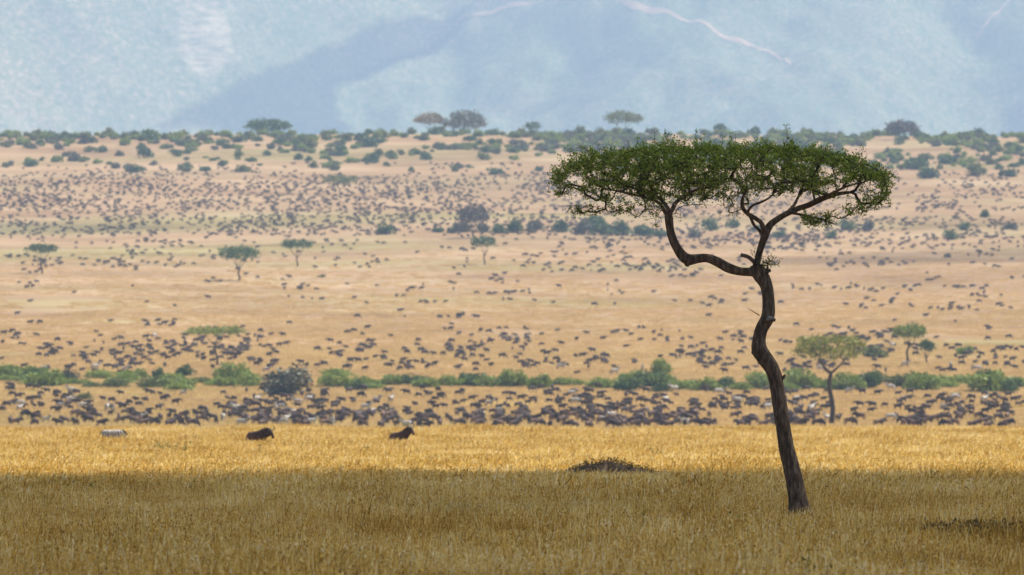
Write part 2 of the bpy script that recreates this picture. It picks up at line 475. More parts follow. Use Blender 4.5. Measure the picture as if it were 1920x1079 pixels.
def hill_mat():
    m, nd, lk = new_mat('escarpment_scrub')
    out = nd.new('ShaderNodeOutputMaterial')
    P = nd.new('ShaderNodeNewGeometry').outputs['Position']
    n1 = noise(nd, lk, P, 0.0022, 4, 0.55)
    n2 = noise(nd, lk, P, 0.11, 4, 0.62, (1, 0.35, 1.0))
    f = math_(nd, lk, 'ADD', math_(nd, lk, 'MULTIPLY', n1, 0.25), math_(nd, lk, 'MULTIPLY', n2, 0.75))
    sx = nd.new('ShaderNodeSeparateXYZ'); lk.new(P, sx.inputs[0])
    mx_ = nd.new('ShaderNodeMapRange'); lk.new(sx.outputs['X'], mx_.inputs[0])
    mx_.inputs[1].default_value = -420; mx_.inputs[2].default_value = -720; mx_.inputs[3].default_value = 0.0; mx_.inputs[4].default_value = 0.06
    f = math_(nd, lk, 'ADD', f, mx_.outputs[0])          # the left spur is drier
    c = ramp(nd, lk, f, [(0.36, (0.075, 0.10, 0.045)), (0.49, (0.13, 0.155, 0.07)), (0.57, (0.185, 0.18, 0.095)), (0.70, (0.34, 0.265, 0.17))])
    big = ramp(nd, lk, noise(nd, lk, P, 0.0042, 3, 0.55), [(0.40, (0.90, 0.94, 0.90)), (0.5, (1, 1, 1)), (0.62, (1.08, 1.04, 1.0))])
    c = mix(nd, lk, 1.0, c, big, 'MULTIPLY')
    # a bare rock face on the left spur
    a = on_hill(380, 75)
    sub = nd.new('ShaderNodeVectorMath'); sub.operation = 'SUBTRACT'; lk.new(P, sub.inputs[0]); sub.inputs[1].default_value = tuple(a)
    dv = nd.new('ShaderNodeVectorMath'); dv.operation = 'MULTIPLY'; lk.new(sub.outputs[0], dv.inputs[0]); dv.inputs[1].default_value = (1 / 48.0, 1 / 900.0, 1 / 78.0)
    ln = nd.new('ShaderNodeVectorMath'); ln.operation = 'LENGTH'; lk.new(dv.outputs[0], ln.inputs[0])
    wob = math_(nd, lk, 'ADD', ln.outputs['Value'], math_(nd, lk, 'MULTIPLY', math_(nd, lk, 'SUBTRACT', noise(nd, lk, P, 0.02, 5), 0.5), 2.2))
    mr = nd.new('ShaderNodeMapRange'); lk.new(wob, mr.inputs[0])
    mr.inputs[1].default_value = 0.6; mr.inputs[2].default_value = 1.3; mr.inputs[3].default_value = 0.5; mr.inputs[4].default_value = 0
    rock = ramp(nd, lk, noise(nd, lk, P, 0.05, 5, 0.7, (0.5, 0.2, 2.0)), [(0.38, (0.16, 0.14, 0.09)), (0.5, (0.44, 0.35, 0.25)), (0.62, (0.62, 0.48, 0.36))])
    c = mix(nd, lk, mr.outputs[0], c, rock)
    d = nd.new('ShaderNodeBsdfDiffuse'); lk.new(c, d.inputs['Color'])
    lk.new(d.outputs[0], out.inputs['Surface'])
    return m
M['hill'] = hill_mat()
tag(obj('escarpment', npmesh('escarpment', np.stack([HX, HD, HZ], -1).reshape(-1, 3), Q, True), M['hill']), kind='structure')

def track(pix, wid):
    P = np.array([on_hill(*p) for p in pix])
    P = resample(P, 14)
    w_ = wid * (1 + 0.45 * vnoise2(np.arange(len(P)) / 3.0, np.zeros(len(P)), 5))
    V = []
    for p, ww in zip(P, w_):
        for s in (-1, -0.3, 0.4, 1):
            x, d = p[0] + 0.35 * s * ww, p[1] + s * ww * 1.6
            V.append((x, d, float(hill_z(x, d)) + 0.8))
    n = len(P)
    Qt = [(4 * i + k, 4 * i + k + 1, 4 * i + k + 5, 4 * i + k + 4) for i in range(n - 1) for k in range(3)]
    tag(obj('dirt_track', npmesh('dirt_track', V, np.array(Qt), True), M['track']), kind='structure')
track([(1150, -12), (1170, 2), (1190, 12), (1240, 23), (1290, 42), (1340, 58), (1390, 80), (1430, 95), (1460, 110), (1484, 121)], 5.5)
track([(858, 39), (890, 28), (940, 18), (1000, 8), (1065, -2)], 3.5)
track([(1832, 70), (1850, 45), (1880, 15), (1897, -4)], 3.5)

# ------------------------------------------------------------------ clouds (outside the frame, above the haze; they shade the ground)
def cloud_mat(name, clear):
    m, nd, lk = new_mat(name)
    out = nd.new('ShaderNodeOutputMaterial')
    d = nd.new('ShaderNodeBsdfDiffuse'); d.inputs['Color'].default_value = (0.9, 0.9, 0.9, 1)
    t = nd.new('ShaderNodeBsdfTranslucent'); t.inputs['Color'].default_value = (0.9, 0.9, 0.9, 1)
    a = nd.new('ShaderNodeMixShader'); a.inputs[0].default_value = 0.5
    lk.new(d.outputs[0], a.inputs[1]); lk.new(t.outputs[0], a.inputs[2])
    tr = nd.new('ShaderNodeBsdfTransparent')
    b = nd.new('ShaderNodeMixShader'); b.inputs[0].default_value = clear
    lk.new(a.outputs[0], b.inputs[1]); lk.new(tr.outputs[0], b.inputs[2])
    lk.new(b.outputs[0], out.inputs['Surface'])
    return m
M['cloud'] = cloud_mat('cloud_vapour', 0.45)
M['hill_shade_cloud'] = cloud_mat('added_hill_cloud', 0.52)
M['cloud_thin'] = cloud_mat('thin_cloud_vapour', 0.80)
def cloud(outline, alt, mat, seed, thick, fray=0.0):
    """a flat-bottomed cloud; outline: ground points whose shade it gives, lifted along the sun's direction"""
    rg_ = np.random.default_rng(seed)
    P = np.asarray(outline, float)
    P = np.concatenate([P, P[:1]])
    P = P[:-1] if len(P) > 60 else resample(P, 14)[:-1]
    C = P.mean(0) if not fray else np.array([0.0, -20.0, 0.0])
    if fray: P = C + (P - C) * (1 + fray * rg_.normal(size=(len(P), 1)).clip(-1.6, 1.6))      # frayed edge
    n, k = len(P), 9
    S_ = np.array(SUN)
    V = []
    for lev in range(2):
        for q in range(k):
            f = 1 - q / k
            for i_ in range(n):
                g0 = C + (P[i_] - C) * f
                b = g0 + S_ * ((alt - g0[2]) / SUN.z)
                h = 0.0 if q == 0 else (thick * (1 - f * f) ** 0.5 * (0.75 + 0.5 * rg_.uniform()) if lev else -0.08 * thick * (1 - f * f) ** 0.5)
                V.append(b + S_ * h)
        g0 = C; V.append(g0 + S_ * ((alt - g0[2]) / SUN.z) + S_ * (thick if lev else -0.08 * thick))
    V = np.array(V); m_ = n * k + 1
    Qs, T = [], []
    for lev in range(2):
        o_ = lev * m_
        for q in range(k - 1):
            for i_ in range(n):
                a, b, c, d = o_ + q * n + i_, o_ + q * n + (i_ + 1) % n, o_ + (q + 1) * n + (i_ + 1) % n, o_ + (q + 1) * n + i_
                Qs.append((a, b, c, d) if lev else (d, c, b, a))
        for i_ in range(n):
            a, b = o_ + (k - 1) * n + i_, o_ + (k - 1) * n + (i_ + 1) % n
            T.append((a, b, o_ + m_ - 1) if lev else (b, a, o_ + m_ - 1))
    for i_ in range(n):      # the rim is shared: weld bottom rim to top rim by using the same indices
        pass
    Qs = np.array(Qs); T = np.array(T)
    Qs[(Qs >= m_) & (Qs < m_ + n)] -= m_
    g_ = Geo(); g_.add(V, Qs, T)
    return tag(obj('cloud', g_.mesh('cloud', True), mat), kind='structure')
rc = np.random.default_rng(3)
EDGE = 271.0
front = [(x, EDGE + 6 * math.sin(x / 17.0) + 5 * math.sin(x / 6.3 + 1) - (x / 60.0) ** 2 * 0.4 , 0) for x in np.arange(-420, 421, 2.5)]
back = [(x, -330 + rc.normal() * 12, 0) for x in np.arange(470, -471, -40.0)]
cloud(front + [(500, 150, 0), (520, 0, 0), (500, -200, 0)] + back + [(-500, -200, 0), (-520, 0, 0), (-500, 150, 0)], 2300, M['cloud'], 1, 300, 0.055)
cloud([on_hill(*p) for p in [(290, 244), (340, 212), (420, 172), (500, 132), (600, 88), (690, 54), (780, 30), (860, 22), (880, 40), (830, 68), (760, 100), (690, 130), (640, 160), (630, 200), (660, 244), (480, 250)]], 2400, M['hill_shade_cloud'], 2, 160)  # unseen cloud added and outlined to darken the diagonal band on the escarpment
cloud([on_hill(*p) for p in [(1010, 200), (1040, 140), (1090, 105), (1160, 85), (1230, 70), (1270, 90), (1220, 125), (1170, 165), (1100, 200)]], 2400, M['cloud_thin'], 3, 90)
cloud([at(*p) for p in [(-900, 430), (-500, 420), (-200, 417), (100, 419), (250, 422), (345, 426), (250, 433), (60, 437), (-300, 438), (-700, 440)]], 2300, M['cloud_thin'], 4, 60)
cloud([at(*p) for p in [(1330, 492), (1460, 484), (1600, 477), (1720, 470), (1900, 467), (2300, 465), (2700, 470), (2600, 488), (2100, 494), (1800, 493), (1560, 496)]], 2300, M['cloud_thin'], 5, 80)

# ------------------------------------------------------------------ grass (stuff: nobody could count it)
def patch(name, rg, rad, nb, hmin, hmax, wid, lean, mat='grass'):
    V, Qs = [], []
    for i in range(nb):
        a, r = rg.uniform(0, 2 * np.pi), rad * math.sqrt(rg.uniform())
        b = np.array([r * math.cos(a), r * math.sin(a), -0.03])
        h = rg.uniform(hmin, hmax)
        ld = rg.uniform(0, 2 * np.pi); la = abs(rg.normal(0, lean)) + 0.05
        dirv = np.array([math.cos(ld) + 0.35, math.sin(ld), 0]) * la
        wd = rg.uniform(0, np.pi); wv = np.array([math.cos(wd), math.sin(wd), 0]) * wid * rg.uniform(0.6, 1.4) / 2
        p1 = b + np.array([0, 0, h * 0.55]) + dirv * h * 0.35
        p2 = b + np.array([0, 0, h * (1 - 0.25 * min(la, 1))]) + dirv * h
        n = len(V)
        V += [b - wv, b + wv, p1 + wv * 0.9, p1 - wv * 0.9, p2 + wv * 0.25, p2 - wv * 0.25]
        Qs += [(n, n + 1, n + 2, n + 3), (n + 3, n + 2, n + 4, n + 5)]
        if rg.uniform() < 0.35:       # a nodding seed head
            q = p2 + dirv * 0.10; n = len(V)
            hv = wv * 1.7
            V += [p2, (p2 + q) / 2 + hv + np.array([0, 0, .02]), q - np.array([0, 0, .02]), (p2 + q) / 2 - hv]
            Qs.append((n, n + 1, n + 2, n + 3))
    me = npmesh(name, np.array(V), np.array(Qs))
    me.materials.append(M[mat])
    return bpy.data.objects.new(name, me)

def grass_field(name, label, pts, scl, patches, seed):
    me = bpy.data.meshes.new(name)
    me.vertices.add(len(pts)); me.vertices.foreach_set('co', np.asarray(pts, np.float32).ravel())
    at_ = me.attributes.new('scl', 'FLOAT', 'POINT'); at_.data.foreach_set('value', np.asarray(scl, np.float32))
    o = obj(name, me)
    ng = bpy.data.node_groups.new(name + '_nodes', 'GeometryNodeTree')
    ng.interface.new_socket('Geometry', in_out='INPUT', socket_type='NodeSocketGeometry')
    ng.interface.new_socket('Geometry', in_out='OUTPUT', socket_type='NodeSocketGeometry')
    nd, lk = ng.nodes, ng.links
    gi, go = nd.new('NodeGroupInput'), nd.new('NodeGroupOutput')
    m2p = nd.new('GeometryNodeMeshToPoints'); lk.new(gi.outputs[0], m2p.inputs[0])
    jn = nd.new('GeometryNodeGeometryToInstance')
    for p in patches:
        oi = nd.new('GeometryNodeObjectInfo'); oi.inputs['Object'].default_value = p
        lk.new(oi.outputs['Geometry'], jn.inputs[0])
    iop = nd.new('GeometryNodeInstanceOnPoints')
    lk.new(m2p.outputs[0], iop.inputs['Points']); lk.new(jn.outputs[0], iop.inputs['Instance'])
    iop.inputs['Pick Instance'].default_value = True
    ri = nd.new('FunctionNodeRandomValue'); ri.data_type = 'INT'
    ri.inputs[4].default_value = 0; ri.inputs[5].default_value = len(patches) - 1; ri.inputs['Seed'].default_value = seed
    lk.new(ri.outputs[2], iop.inputs['Instance Index'])
    rr = nd.new('FunctionNodeRandomValue'); rr.data_type = 'FLOAT_VECTOR'
    rr.inputs[0].default_value = (-0.06, -0.06, -0.7); rr.inputs[1].default_value = (0.06, 0.06, 0.7); rr.inputs['Seed'].default_value = seed + 1
    lk.new(rr.outputs[0], iop.inputs['Rotation'])
    na = nd.new('GeometryNodeInputNamedAttribute'); na.data_type = 'FLOAT'; na.inputs['Name'].default_value = 'scl'
    lk.new(na.outputs[0], iop.inputs['Scale'])
    lk.new(iop.outputs[0], go.inputs[0])
    md = o.modifiers.new('grass', 'NODES'); md.node_group = ng
    return tag(o, label, 'grass', kind='stuff')

def wedge(d0, d1, dens, rg, margin=10, half=0.066):
    n = int(dens * (half * (d1 ** 2 - d0 ** 2) + 2 * margin * (d1 - d0)))
    d = np.sqrt(rg.uniform(d0 ** 2, d1 ** 2, n))
    x = rg.uniform(-1, 1, n) * (half * d + margin)
    return x, d

rg = np.random.default_rng(11)
def free(x, d):
    """where tall grass grows: not on the earth mound or in the weed patch"""
    k = np.ones(len(x), bool)
    for (cx_, cd_, rx, ry) in (MOUND, PATCH):
        k &= (((x - cx_) / rx) ** 2 + ((d - cd_) / ry) ** 2 > 1) | (rg.uniform(size=len(x)) < 0.22)
    return k
_a = near(1140, 893); MOUND = (_a[0], _a[1] + 0.3, 1.25, 1.6)
_a = near(1850, 988); PATCH = (_a[0], _a[1], 1.0, 7.0)
PA = [patch('grass_tuft', rg, 0.38, 90, 0.24, 0.68, 0.015, 0.38) for _ in range(6)]
x, d = wedge(84, 215, 5.0, rg)
ok = free(x, d); x, d = x[ok], d[ok]
s = (0.85 + 0.30 * fbm(x / 3, d / 14, 3, 2) + 0.16 * rg.normal(size=len(x))).clip(0.45, 1.5)
grass_field('tall_grass', 'tall dry golden grass growing round the lone tree', np.stack([x, d, gz(x, d)], 1), s, PA, 5)
PB = [patch('grass_tuft', rg, 0.75, 105, 0.28, 0.72, 0.040, 0.46) for _ in range(6)]
x, d = wedge(205, 720, 1.5, rg)
ok = free(x, d); x, d = x[ok], d[ok]
s = ((0.88 + 0.22 * fbm(x / 9, d / 40, 3, 2) + 0.14 * rg.normal(size=len(x)) + (0.10 * rg.exponential(size=len(x)) + 0.42 * fbm(x / 3.5, d / 25.0, 2, 77)) * (d > 560)) * (1 + 0.27 * np.clip((d - 380) / 110, 0, 1))).clip(0.5, 1.7)
grass_field('golden_grass', 'sunlit golden grass in front of the herd', np.stack([x, d, gz(x, d)], 1), s, PB, 6)
PC = [patch('grass_tuft', rg, 1.9, 90, 0.16, 0.46, 0.09, 0.45, 'short_grass') for _ in range(5)]
x, d = wedge(720, 2900, 0.15, rg, 25)
keep = (fbm(x / 30, d / 90, 3, 8) > -0.9) & (rg.uniform(size=len(x)) < np.clip((2900 - d) / 1300, 0, 1) ** 1.5)
x, d = x[keep], d[keep]
s = (0.8 + 0.25 * rg.normal(size=len(x))).clip(0.35, 1.4)
grass_field('short_grass', 'short pale grass between the animals of the herd', np.stack([x, d, gz(x, d)], 1), s, PC, 7)

# ------------------------------------------------------------------ tree growing
def grow(pos, par, attr, rg, step, droop=0.0):
    """connect every attractor to the nearest part of the branch network by a curved shoot"""
    pos = [np.asarray(p, float) for p in pos]; par = list(par)
    A = np.asarray(attr, float)
    buf = np.zeros((len(A) * 14 + len(pos) + 10, 3)); buf[:len(pos)] = pos
    n = len(pos); tips = []
    d0 = np.min(np.linalg.norm(A[:, None, :] - buf[None, :n], axis=2), axis=1)
    for k in np.argsort(d0 + 0.25 * rg.normal(size=len(A)) * d0.mean()):
        a = A[k]
        q = buf[:n]
        dd = np.linalg.norm(q - a, axis=1) + 0.35 * np.clip(q[:, 2] - a[2], 0, None)
        j = int(np.argmin(dd)); p = q[j]
        L = np.linalg.norm(a - p)
        if L < 1e-3: continue
        pd = p - buf[par[j]] if par[j] >= 0 else np.array([0, 0, 1.0])
        pd = pd / (np.linalg.norm(pd) + 1e-9)
        c = p + pd * L * 0.35 + rg.normal(size=3) * L * 0.08 + np.array([0, 0, -droop * L])
        m = int(np.clip(round(L / step), 1, 12)); last = j
        for t in np.linspace(0, 1, m + 1)[1:]:
            v = (1 - t) ** 2 * p + 2 * t * (1 - t) * c + t * t * a
            buf[n] = v; par.append(last); last = n; n += 1
        tips.append(last)
    return buf[:n].copy(), np.array(par), np.array(tips)

def branch_mesh(name, pos, par, n0, rtip, expo, rmax, sides=4):
    n = len(pos)
    cnt = np.zeros(n); ch = np.zeros(n, int)
    for i in range(n):
        if par[i] >= 0: ch[par[i]] += 1
    cnt[ch == 0] = 1
    for i in range(n - 1, 0, -1):
        if par[i] >= 0: cnt[par[i]] += cnt[i]
    best = np.full(n, -1); bc = np.zeros(n)
    for i in range(n):
        p = par[i]
        if p >= 0 and cnt[i] > bc[p]: bc[p] = cnt[i]; best[p] = i
    rad = np.minimum(rtip * cnt ** expo, rmax)
    g = Geo()
    for i in range(n0, n):
        p = par[i]
        if p >= n0 and best[p] == i: continue       # continues a chain begun lower down
        chain = [p, i] if p >= 0 else [i]
        while best[chain[-1]] >= 0: chain.append(best[chain[-1]])
        P = pos[chain]; rr = rad[chain].copy()
        if p >= 0: rr[0] = rr[1] * 1.15
        if len(P) < 2: continue
        tube(g, P, rr, sides if rr[0] > 2.2 * rtip else 3, cap=False)
    return g.mesh(name, True)

# ------------------------------------------------------------------ the lone tree
def TP(px, py, dy=0.0):
    p = W(px, py, TD); p[1] += dy; return p
PXM = TD / F            # metres per photo pixel at the tree
tb = near(1499, 957)
base_z = float(gz(*W(1499, 957, TD)[:2]))
def px_tube(pts, step=0.12, sides=16, ridged=0.05, root=False, seed=0):
    """pts: px, py, width px, depth offset m"""
    A = np.array([[*TP(p[0], p[1], p[3] if len(p) > 3 else 0), p[2] * PXM / 2] for p in pts])
    A = resample(A, step)
    A[:, :3] += 0.35 * A[:, 3:4] * np.stack([vnoise2(np.arange(len(A)) * step * 1.7, np.full(len(A), 3.3 * q), seed + q) * 0.35 for q in range(3)], 1)
    rg_ = np.random.default_rng(seed)
    ph = rg_.uniform(0, 6, 4)
    def disp(k, th):
        u = np.arange(k)[:, None] * step
        r = 1 - 0.05 * (vnoise2(th[None, :] * 4.5 + ph[2], u * 1.1 + 0 * th[None, :], seed + 9) > 0.35) + ridged * (np.sin(5 * th + ph[0] + 1.5 * np.sin(u * 0.9)) * 0.4 + vnoise2(th[None, :] * 2.2 + ph[1], u * 2.0 + 0 * th[None, :], seed) + 0.7 * vnoise2(th[None, :] * 5, u * 4.5 + 0 * th[None, :], seed + 5))
        if root:
            f = np.exp(-u / 0.55)
            r = r + f * (0.30 * np.cos(2 * th + 0.5) ** 2 - 0.12 + 0.15 * np.sin(3 * th + 1))
        return r
    return A[:, :3], A[:, 3], disp, sides
trunk_pts = [(1503, 1002, 52), (1500, 968, 44), (1497, 940, 35), (1489, 905, 32), (1477, 848, 30), (1468, 793, 28.5), (1460, 740, 27), (1456, 715, 27), (1449, 692, 28), (1433, 668, 30),
             (1425, 655, 30), (1423, 638, 25), (1427, 617, 24), (1435, 602, 25), (1439.5, 586, 25), (1439.5, 560, 23), (1438, 545, 23), (1434, 531, 24), (1426, 517, 28), (1419, 506, 28), (1417, 497, 22)]
tree = empty('flat_topped_tree', (W(1499, 957, TD)[0], TD, base_z))
tag(tree, 'tall lone flat-topped tree with crooked dark trunk standing in shaded grass', 'tree')
off = np.array([tree.location.x, tree.location.y, tree.location.z])
def tree_part(name, g_or_mesh, mat, parent=tree, origin=None, smooth=True):
    me = g_or_mesh.mesh(name, smooth) if isinstance(g_or_mesh, Geo) else g_or_mesh
    o_ = off if origin is None else origin
    v = np.empty(len(me.vertices) * 3, np.float32); me.vertices.foreach_get('co', v)
    v = (v.reshape(-1, 3) - o_).astype(np.float32); me.vertices.foreach_set('co', v.ravel()); me.update()
    return obj(name, me, mat, parent)
g = Geo(); P, r_, dp, sd = px_tube(trunk_pts, 0.06, 28, 0.055, True, 1); tube(g, P, r_, sd, True, dp)
trunk = tree_part('trunk', g, M['bark'])
limbL = [(1424, 510, 20, 0), (1405, 510, 16.5, .02), (1388, 509.5, 16, .05), (1365, 503, 19, .1), (1345, 491, 18.5, .12), (1326, 484, 16.5, .1), (1307, 485, 18, .05), (1291, 486, 22, 0), (1278, 478, 20, -.03),
         (1266, 460, 17, -.06), (1258.5, 442, 15.5, -.08), (1255, 426, 15, -.08), (1253.5, 410, 16, -.08), (1252, 399, 14, -.08)]
limbR = [(1418, 502, 16, 0), (1420, 492, 12.5, 0), (1423.5, 476, 12, -.02), (1428.5, 459, 13, -.05), (1435, 440, 15, -.08), (1440, 428, 14, -.06), (1447.5, 419, 13, -.04), (1458.5, 411, 12, 0), (1473, 402, 11, .05), (1487.5, 395.5, 11, .1),
         (1498, 391, 10.5, .12), (1517, 385, 10.5, .15), (1535, 376, 11, .18), (1554, 368, 10, .2), (1572, 363, 8, .2), (1597, 360, 5, .2)]
limbM = [(1433, 436, 11, -.08), (1429, 421, 9, -.12), (1421, 413, 8, -.15), (1408, 406, 8.5, -.18), (1397, 398, 8, -.2), (1391, 388, 7.5, -.2), (1391, 377, 6.5, -.2), (1394, 366, 5, -.2)]
limbM2 = [(1430, 441, 8, -.02), (1423, 431, 6, .05), (1414, 422, 6, .06), (1409, 412, 6, 0), (1405, 405, 5, -.1)]
limbM3 = [(1401, 400, 6, -.2), (1404, 393, 5.5, -.3), (1411, 386, 5, -.4), (1425, 381, 4.5, -.5), (1440, 373, 3.5, -.5), (1452, 362, 2.5, -.5)]
limbLa = [(1252, 404, 10, -.08), (1246, 397, 8, -.1), (1241, 388, 7, -.15), (1230, 378, 6, -.25), (1205, 370, 5, -.4), (1170, 362, 4.5, -.5), (1130, 354, 3.5, -.5)]
limbLb = [(1253, 403, 11, -.08), (1261, 393, 9, 0), (1268, 380, 7.5, .2), (1290, 362, 6, .5), (1320, 350, 4.5, .7)]
limbLc = [(1253, 400, 8, -.05), (1252, 388, 7, .3), (1240, 372, 6, .8), (1215, 355, 5, 1.2), (1180, 340, 3.5, 1.4)]
limbRa = [(1517, 385, 6, .15), (1528, 380, 6, -.2), (1550, 368, 5.5, -.7), (1585, 352, 4, -1.1), (1615, 345, 3, -1.3)]
limbRb = [(1473, 402, 6, .05), (1490, 384, 6, .5), (1500, 368, 5, 1.0), (1515, 350, 3.5, 1.5)]
limbRc = [(1484, 399, 6, 0.05), (1500, 403, 5, -.2), (1520, 408, 4.5, -.4), (1545, 414, 3.5, -.5), (1562, 422, 2.5, -.6)]
nodes, par = [], []
def add_chain(pts, step=0.14):
    A = np.array([TP(p[0], p[1], p[3] if len(p) > 3 else 0) for p in pts]); A = resample(A, step)
    for i, p in enumerate(A):
        par.append(len(nodes) - 1 if i else -1); nodes.append(p)
for i, (pts, mx) in enumerate([(limbL, 0), (limbR, 0), (limbM, 0), (limbM2, 1), (limbM3, 1), (limbLa, 1), (limbLb, 1), (limbLc, 1), (limbRa, 1), (limbRb, 1), (limbRc, 1)]):
    g = Geo(); P, r_, dp, sd = px_tube(pts, 0.06, 18 if mx == 0 else 10, 0.06, False, 10 + i); tube(g, P, r_, sd, True, dp)
    tree_part('limb' if mx == 0 else 'bough', g, M['bark'])
    # only the outer ends of the limbs carry twigs
    sub = {0: limbL[-2:], 1: limbR[9:], 2: limbM[4:], 3: limbM2[-2:]}.get(i, pts[1:])
    add_chain(sub)
n0 = len(nodes)
# stubs, a knot and a thorn on trunk and limbs
for pts in ([(1418, 496, 9, -.05), (1410, 488, 8, -.1), (1402, 482, 7.5, -.12), (1389, 478.5, 7.5, -.12)], [(1433, 514, 10, -.05), (1438, 510, 8, -.1), (1445, 506.5, 6, -.12)], [(1437, 509, 7, -.1), (1439, 503, 5, -.12), (1439, 498, 3, -.12)],
            [(1434, 604, 11, -.1), (1441, 602, 9, -.16), (1447, 600, 7.5, -.16), (1453, 600.5, 5.5, -.14)], [(1462, 712, 10, -.02), (1468, 708, 7, -.02), (1473, 702, 1.5, -.02)],
            [(1424, 664, 22, -.05), (1415, 661, 14, -.05), (1409.5, 658, 7, -.05)], [(1424, 592, 2, -.1), (1414, 586, 1.6, -.1), (1402, 578, 0.8, -.1)], [(1291, 486, 16, 0), (1289, 496, 11, 0), (1288, 500, 5, 0)]):
    g = Geo(); P, r_, dp, sd = px_tube(pts, 0.03, 10, 0.12, False, int(pts[0][0])); tube(g, P, r_, sd, True, dp)
    tree_part('branch_stub', g, M['bark'], trunk)
g = Geo(); P, r_, dp, sd = px_tube([(1438, 601, 5, -.20), (1442, 597, 7, -.21), (1446, 596.5, 6, -.20), (1449, 598, 3, -.18)], 0.02, 8, 0.15, False, 77); tube(g, P, r_, sd, True, dp)
M['broken_wood'] = plain_mat('weathered_broken_wood', [(0.20, 0.18, 0.16), (0.36, 0.33, 0.30)], 25, 0.9, coord='World')
tree_part('broken_wood', g, M['broken_wood'], trunk)

# the crown: attractors inside a flattened, ragged volume traced at the tree's own distance
top_x = [1022, 1045, 1075, 1110, 1150, 1200, 1260, 1330, 1400, 1460, 1520, 1570, 1610, 1640, 1665, 1690]
top_y = [346, 331, 306, 294, 290, 281, 277, 277, 277, 280, 284, 295, 306, 323, 337, 347]
bot_x = [1022, 1060, 1090, 1120, 1170, 1220, 1270, 1330, 1400, 1450, 1500, 1560, 1600, 1640, 1670, 1690]
bot_y = [350, 361, 374, 388, 395, 394, 390, 380, 376, 372, 362, 375, 384, 379, 363, 350]
rt = np.random.default_rng(21)
att = []
cx, hx_ = 1355.0, 335.0
while len(att) < 2500:
    px = rt.uniform(1024, 1688); dy = rt.uniform(-1, 1)
    k = 1 - abs((px - cx) / hx_) ** 2.6
    if k <= 0.02: continue
    depth = 2.3 * math.sqrt(k) ; yy = dy * depth
    e = math.sqrt(max(0.05, 1 - dy * dy))
    t, b = np.interp(px, top_x, top_y), np.interp(px, bot_x, bot_y)
    mid = t * 0.45 + b * 0.55
    t2, b2 = mid + (t - mid) * (0.35 + 0.65 * e), mid + (b - mid) * (0.35 + 0.65 * e)
    if rt.uniform() > (b2 - t2) / 112.0 * (0.25 + 0.75 * depth / 2.3) * (1 - 0.6 * abs((px - cx) / hx_) ** 4): continue
    v = rt.beta(0.95, 1.2)             # denser towards the top
    py = t2 + (b2 - t2) * v
    # holes
    if fbm(px / 34.0, py / 11.0 + yy * 1.1, 2, 14) < -0.24 and v > 0.2: continue
    if v > 0.7 and rt.uniform() < 0.35: continue
    att.append(TP(px, py, yy))
# hanging sprigs and the leafy low branch on the right
for x0, x1, y0, y1, n_, d0, d1 in [(1075, 1120, 385, 402, 16, -.6, .4), (1120, 1180, 392, 400, 14, -.8, .5), (1195, 1245, 396, 424, 12, -.4, .4), (1060, 1240, 385, 404, 60, -1.0, .8), (1290, 1420, 378, 392, 30, -.9, .8), (1255, 1285, 395, 412, 7, -.4, .4),
                                   (1345, 1400, 395, 404, 12, -.5, .1), (1500, 1570, 400, 424, 60, -.9, -.2), (1580, 1625, 385, 402, 26, -.8, .5), (1625, 1668, 365, 392, 24, -.6, .6), (1040, 1075, 345, 372, 14, -.4, .4)]:
    for _ in range(n_): att.append(TP(rt.uniform(x0, x1), rt.uniform(y0, y1), rt.uniform(d0, d1)))
# shoots standing above the top
SH = []
for _ in range(330):
    px = rt.uniform(1045, 1662); yy = rt.uniform(-1.6, 1.6); up = rt.exponential(6.5) + 2; t = np.interp(px, top_x, top_y) + 4 * abs(yy)
    lx = (px - 1355) / 330 * 12 + rt.normal() * 6
    for q in np.linspace(0, 1, 3): SH.append(TP(px + lx * q, t + 3 - (up + 3) * q, yy))
att += SH
for _ in range(40):      # long shoots at both ends
    s_ = rt.choice([-1, 1]); py = rt.uniform(326, 366)
    att.append(TP((1050 if s_ < 0 else 1655) + s_ * abs(rt.normal(0, 13)) + (0.25 * abs(py - 345) * -s_), py, rt.uniform(-.8, .8)))
att += [TP(1371, 256, 0), TP(1301, 262, .2), TP(1372, 262, 0.1), TP(1070, 283, 0), TP(1196, 263, 0), TP(1486, 264, .1), TP(1612, 281, 0)]
pos, par2, tips = grow(nodes, par, att, rt, 0.16, 0.02)
tree_part('branches', branch_mesh('branches', pos, par2, n0, 0.0042, 0.46, 0.05, 5), M['twig'])
# leaves sit in little bunches along the last shoots
L = []
for tnode in tips:
    i = tnode; k = 0
    tp = pos[tnode]; tpx, tpy = 960 + tp[0] / tp[1] * F, HOR + (CZ - tp[2]) / tp[1] * F
    if tpx < 1480 and tpy > np.interp(tpx, bot_x, bot_y) - 9 and rt.uniform() < 0.55: continue      # bare twigs below
    while i >= n0 and k < 3:
        c = pos[i]; nb = rt.integers(8, 13) if k == 0 else rt.integers(3, 7)
        L.append(c + rt.normal(size=(nb, 3)) * np.array([0.042, 0.042, 0.036]) * (1.0 if k else 0.8)); i = par2[i]; k += 1
L = np.concatenate(L)
V, Q = leaf_quads(L, 0.040, rt, 1.6, 0.5)
crown = tree_part('crown', npmesh('crown', V, Q), M['leaf'])
crown['kind'] = 'stuff'
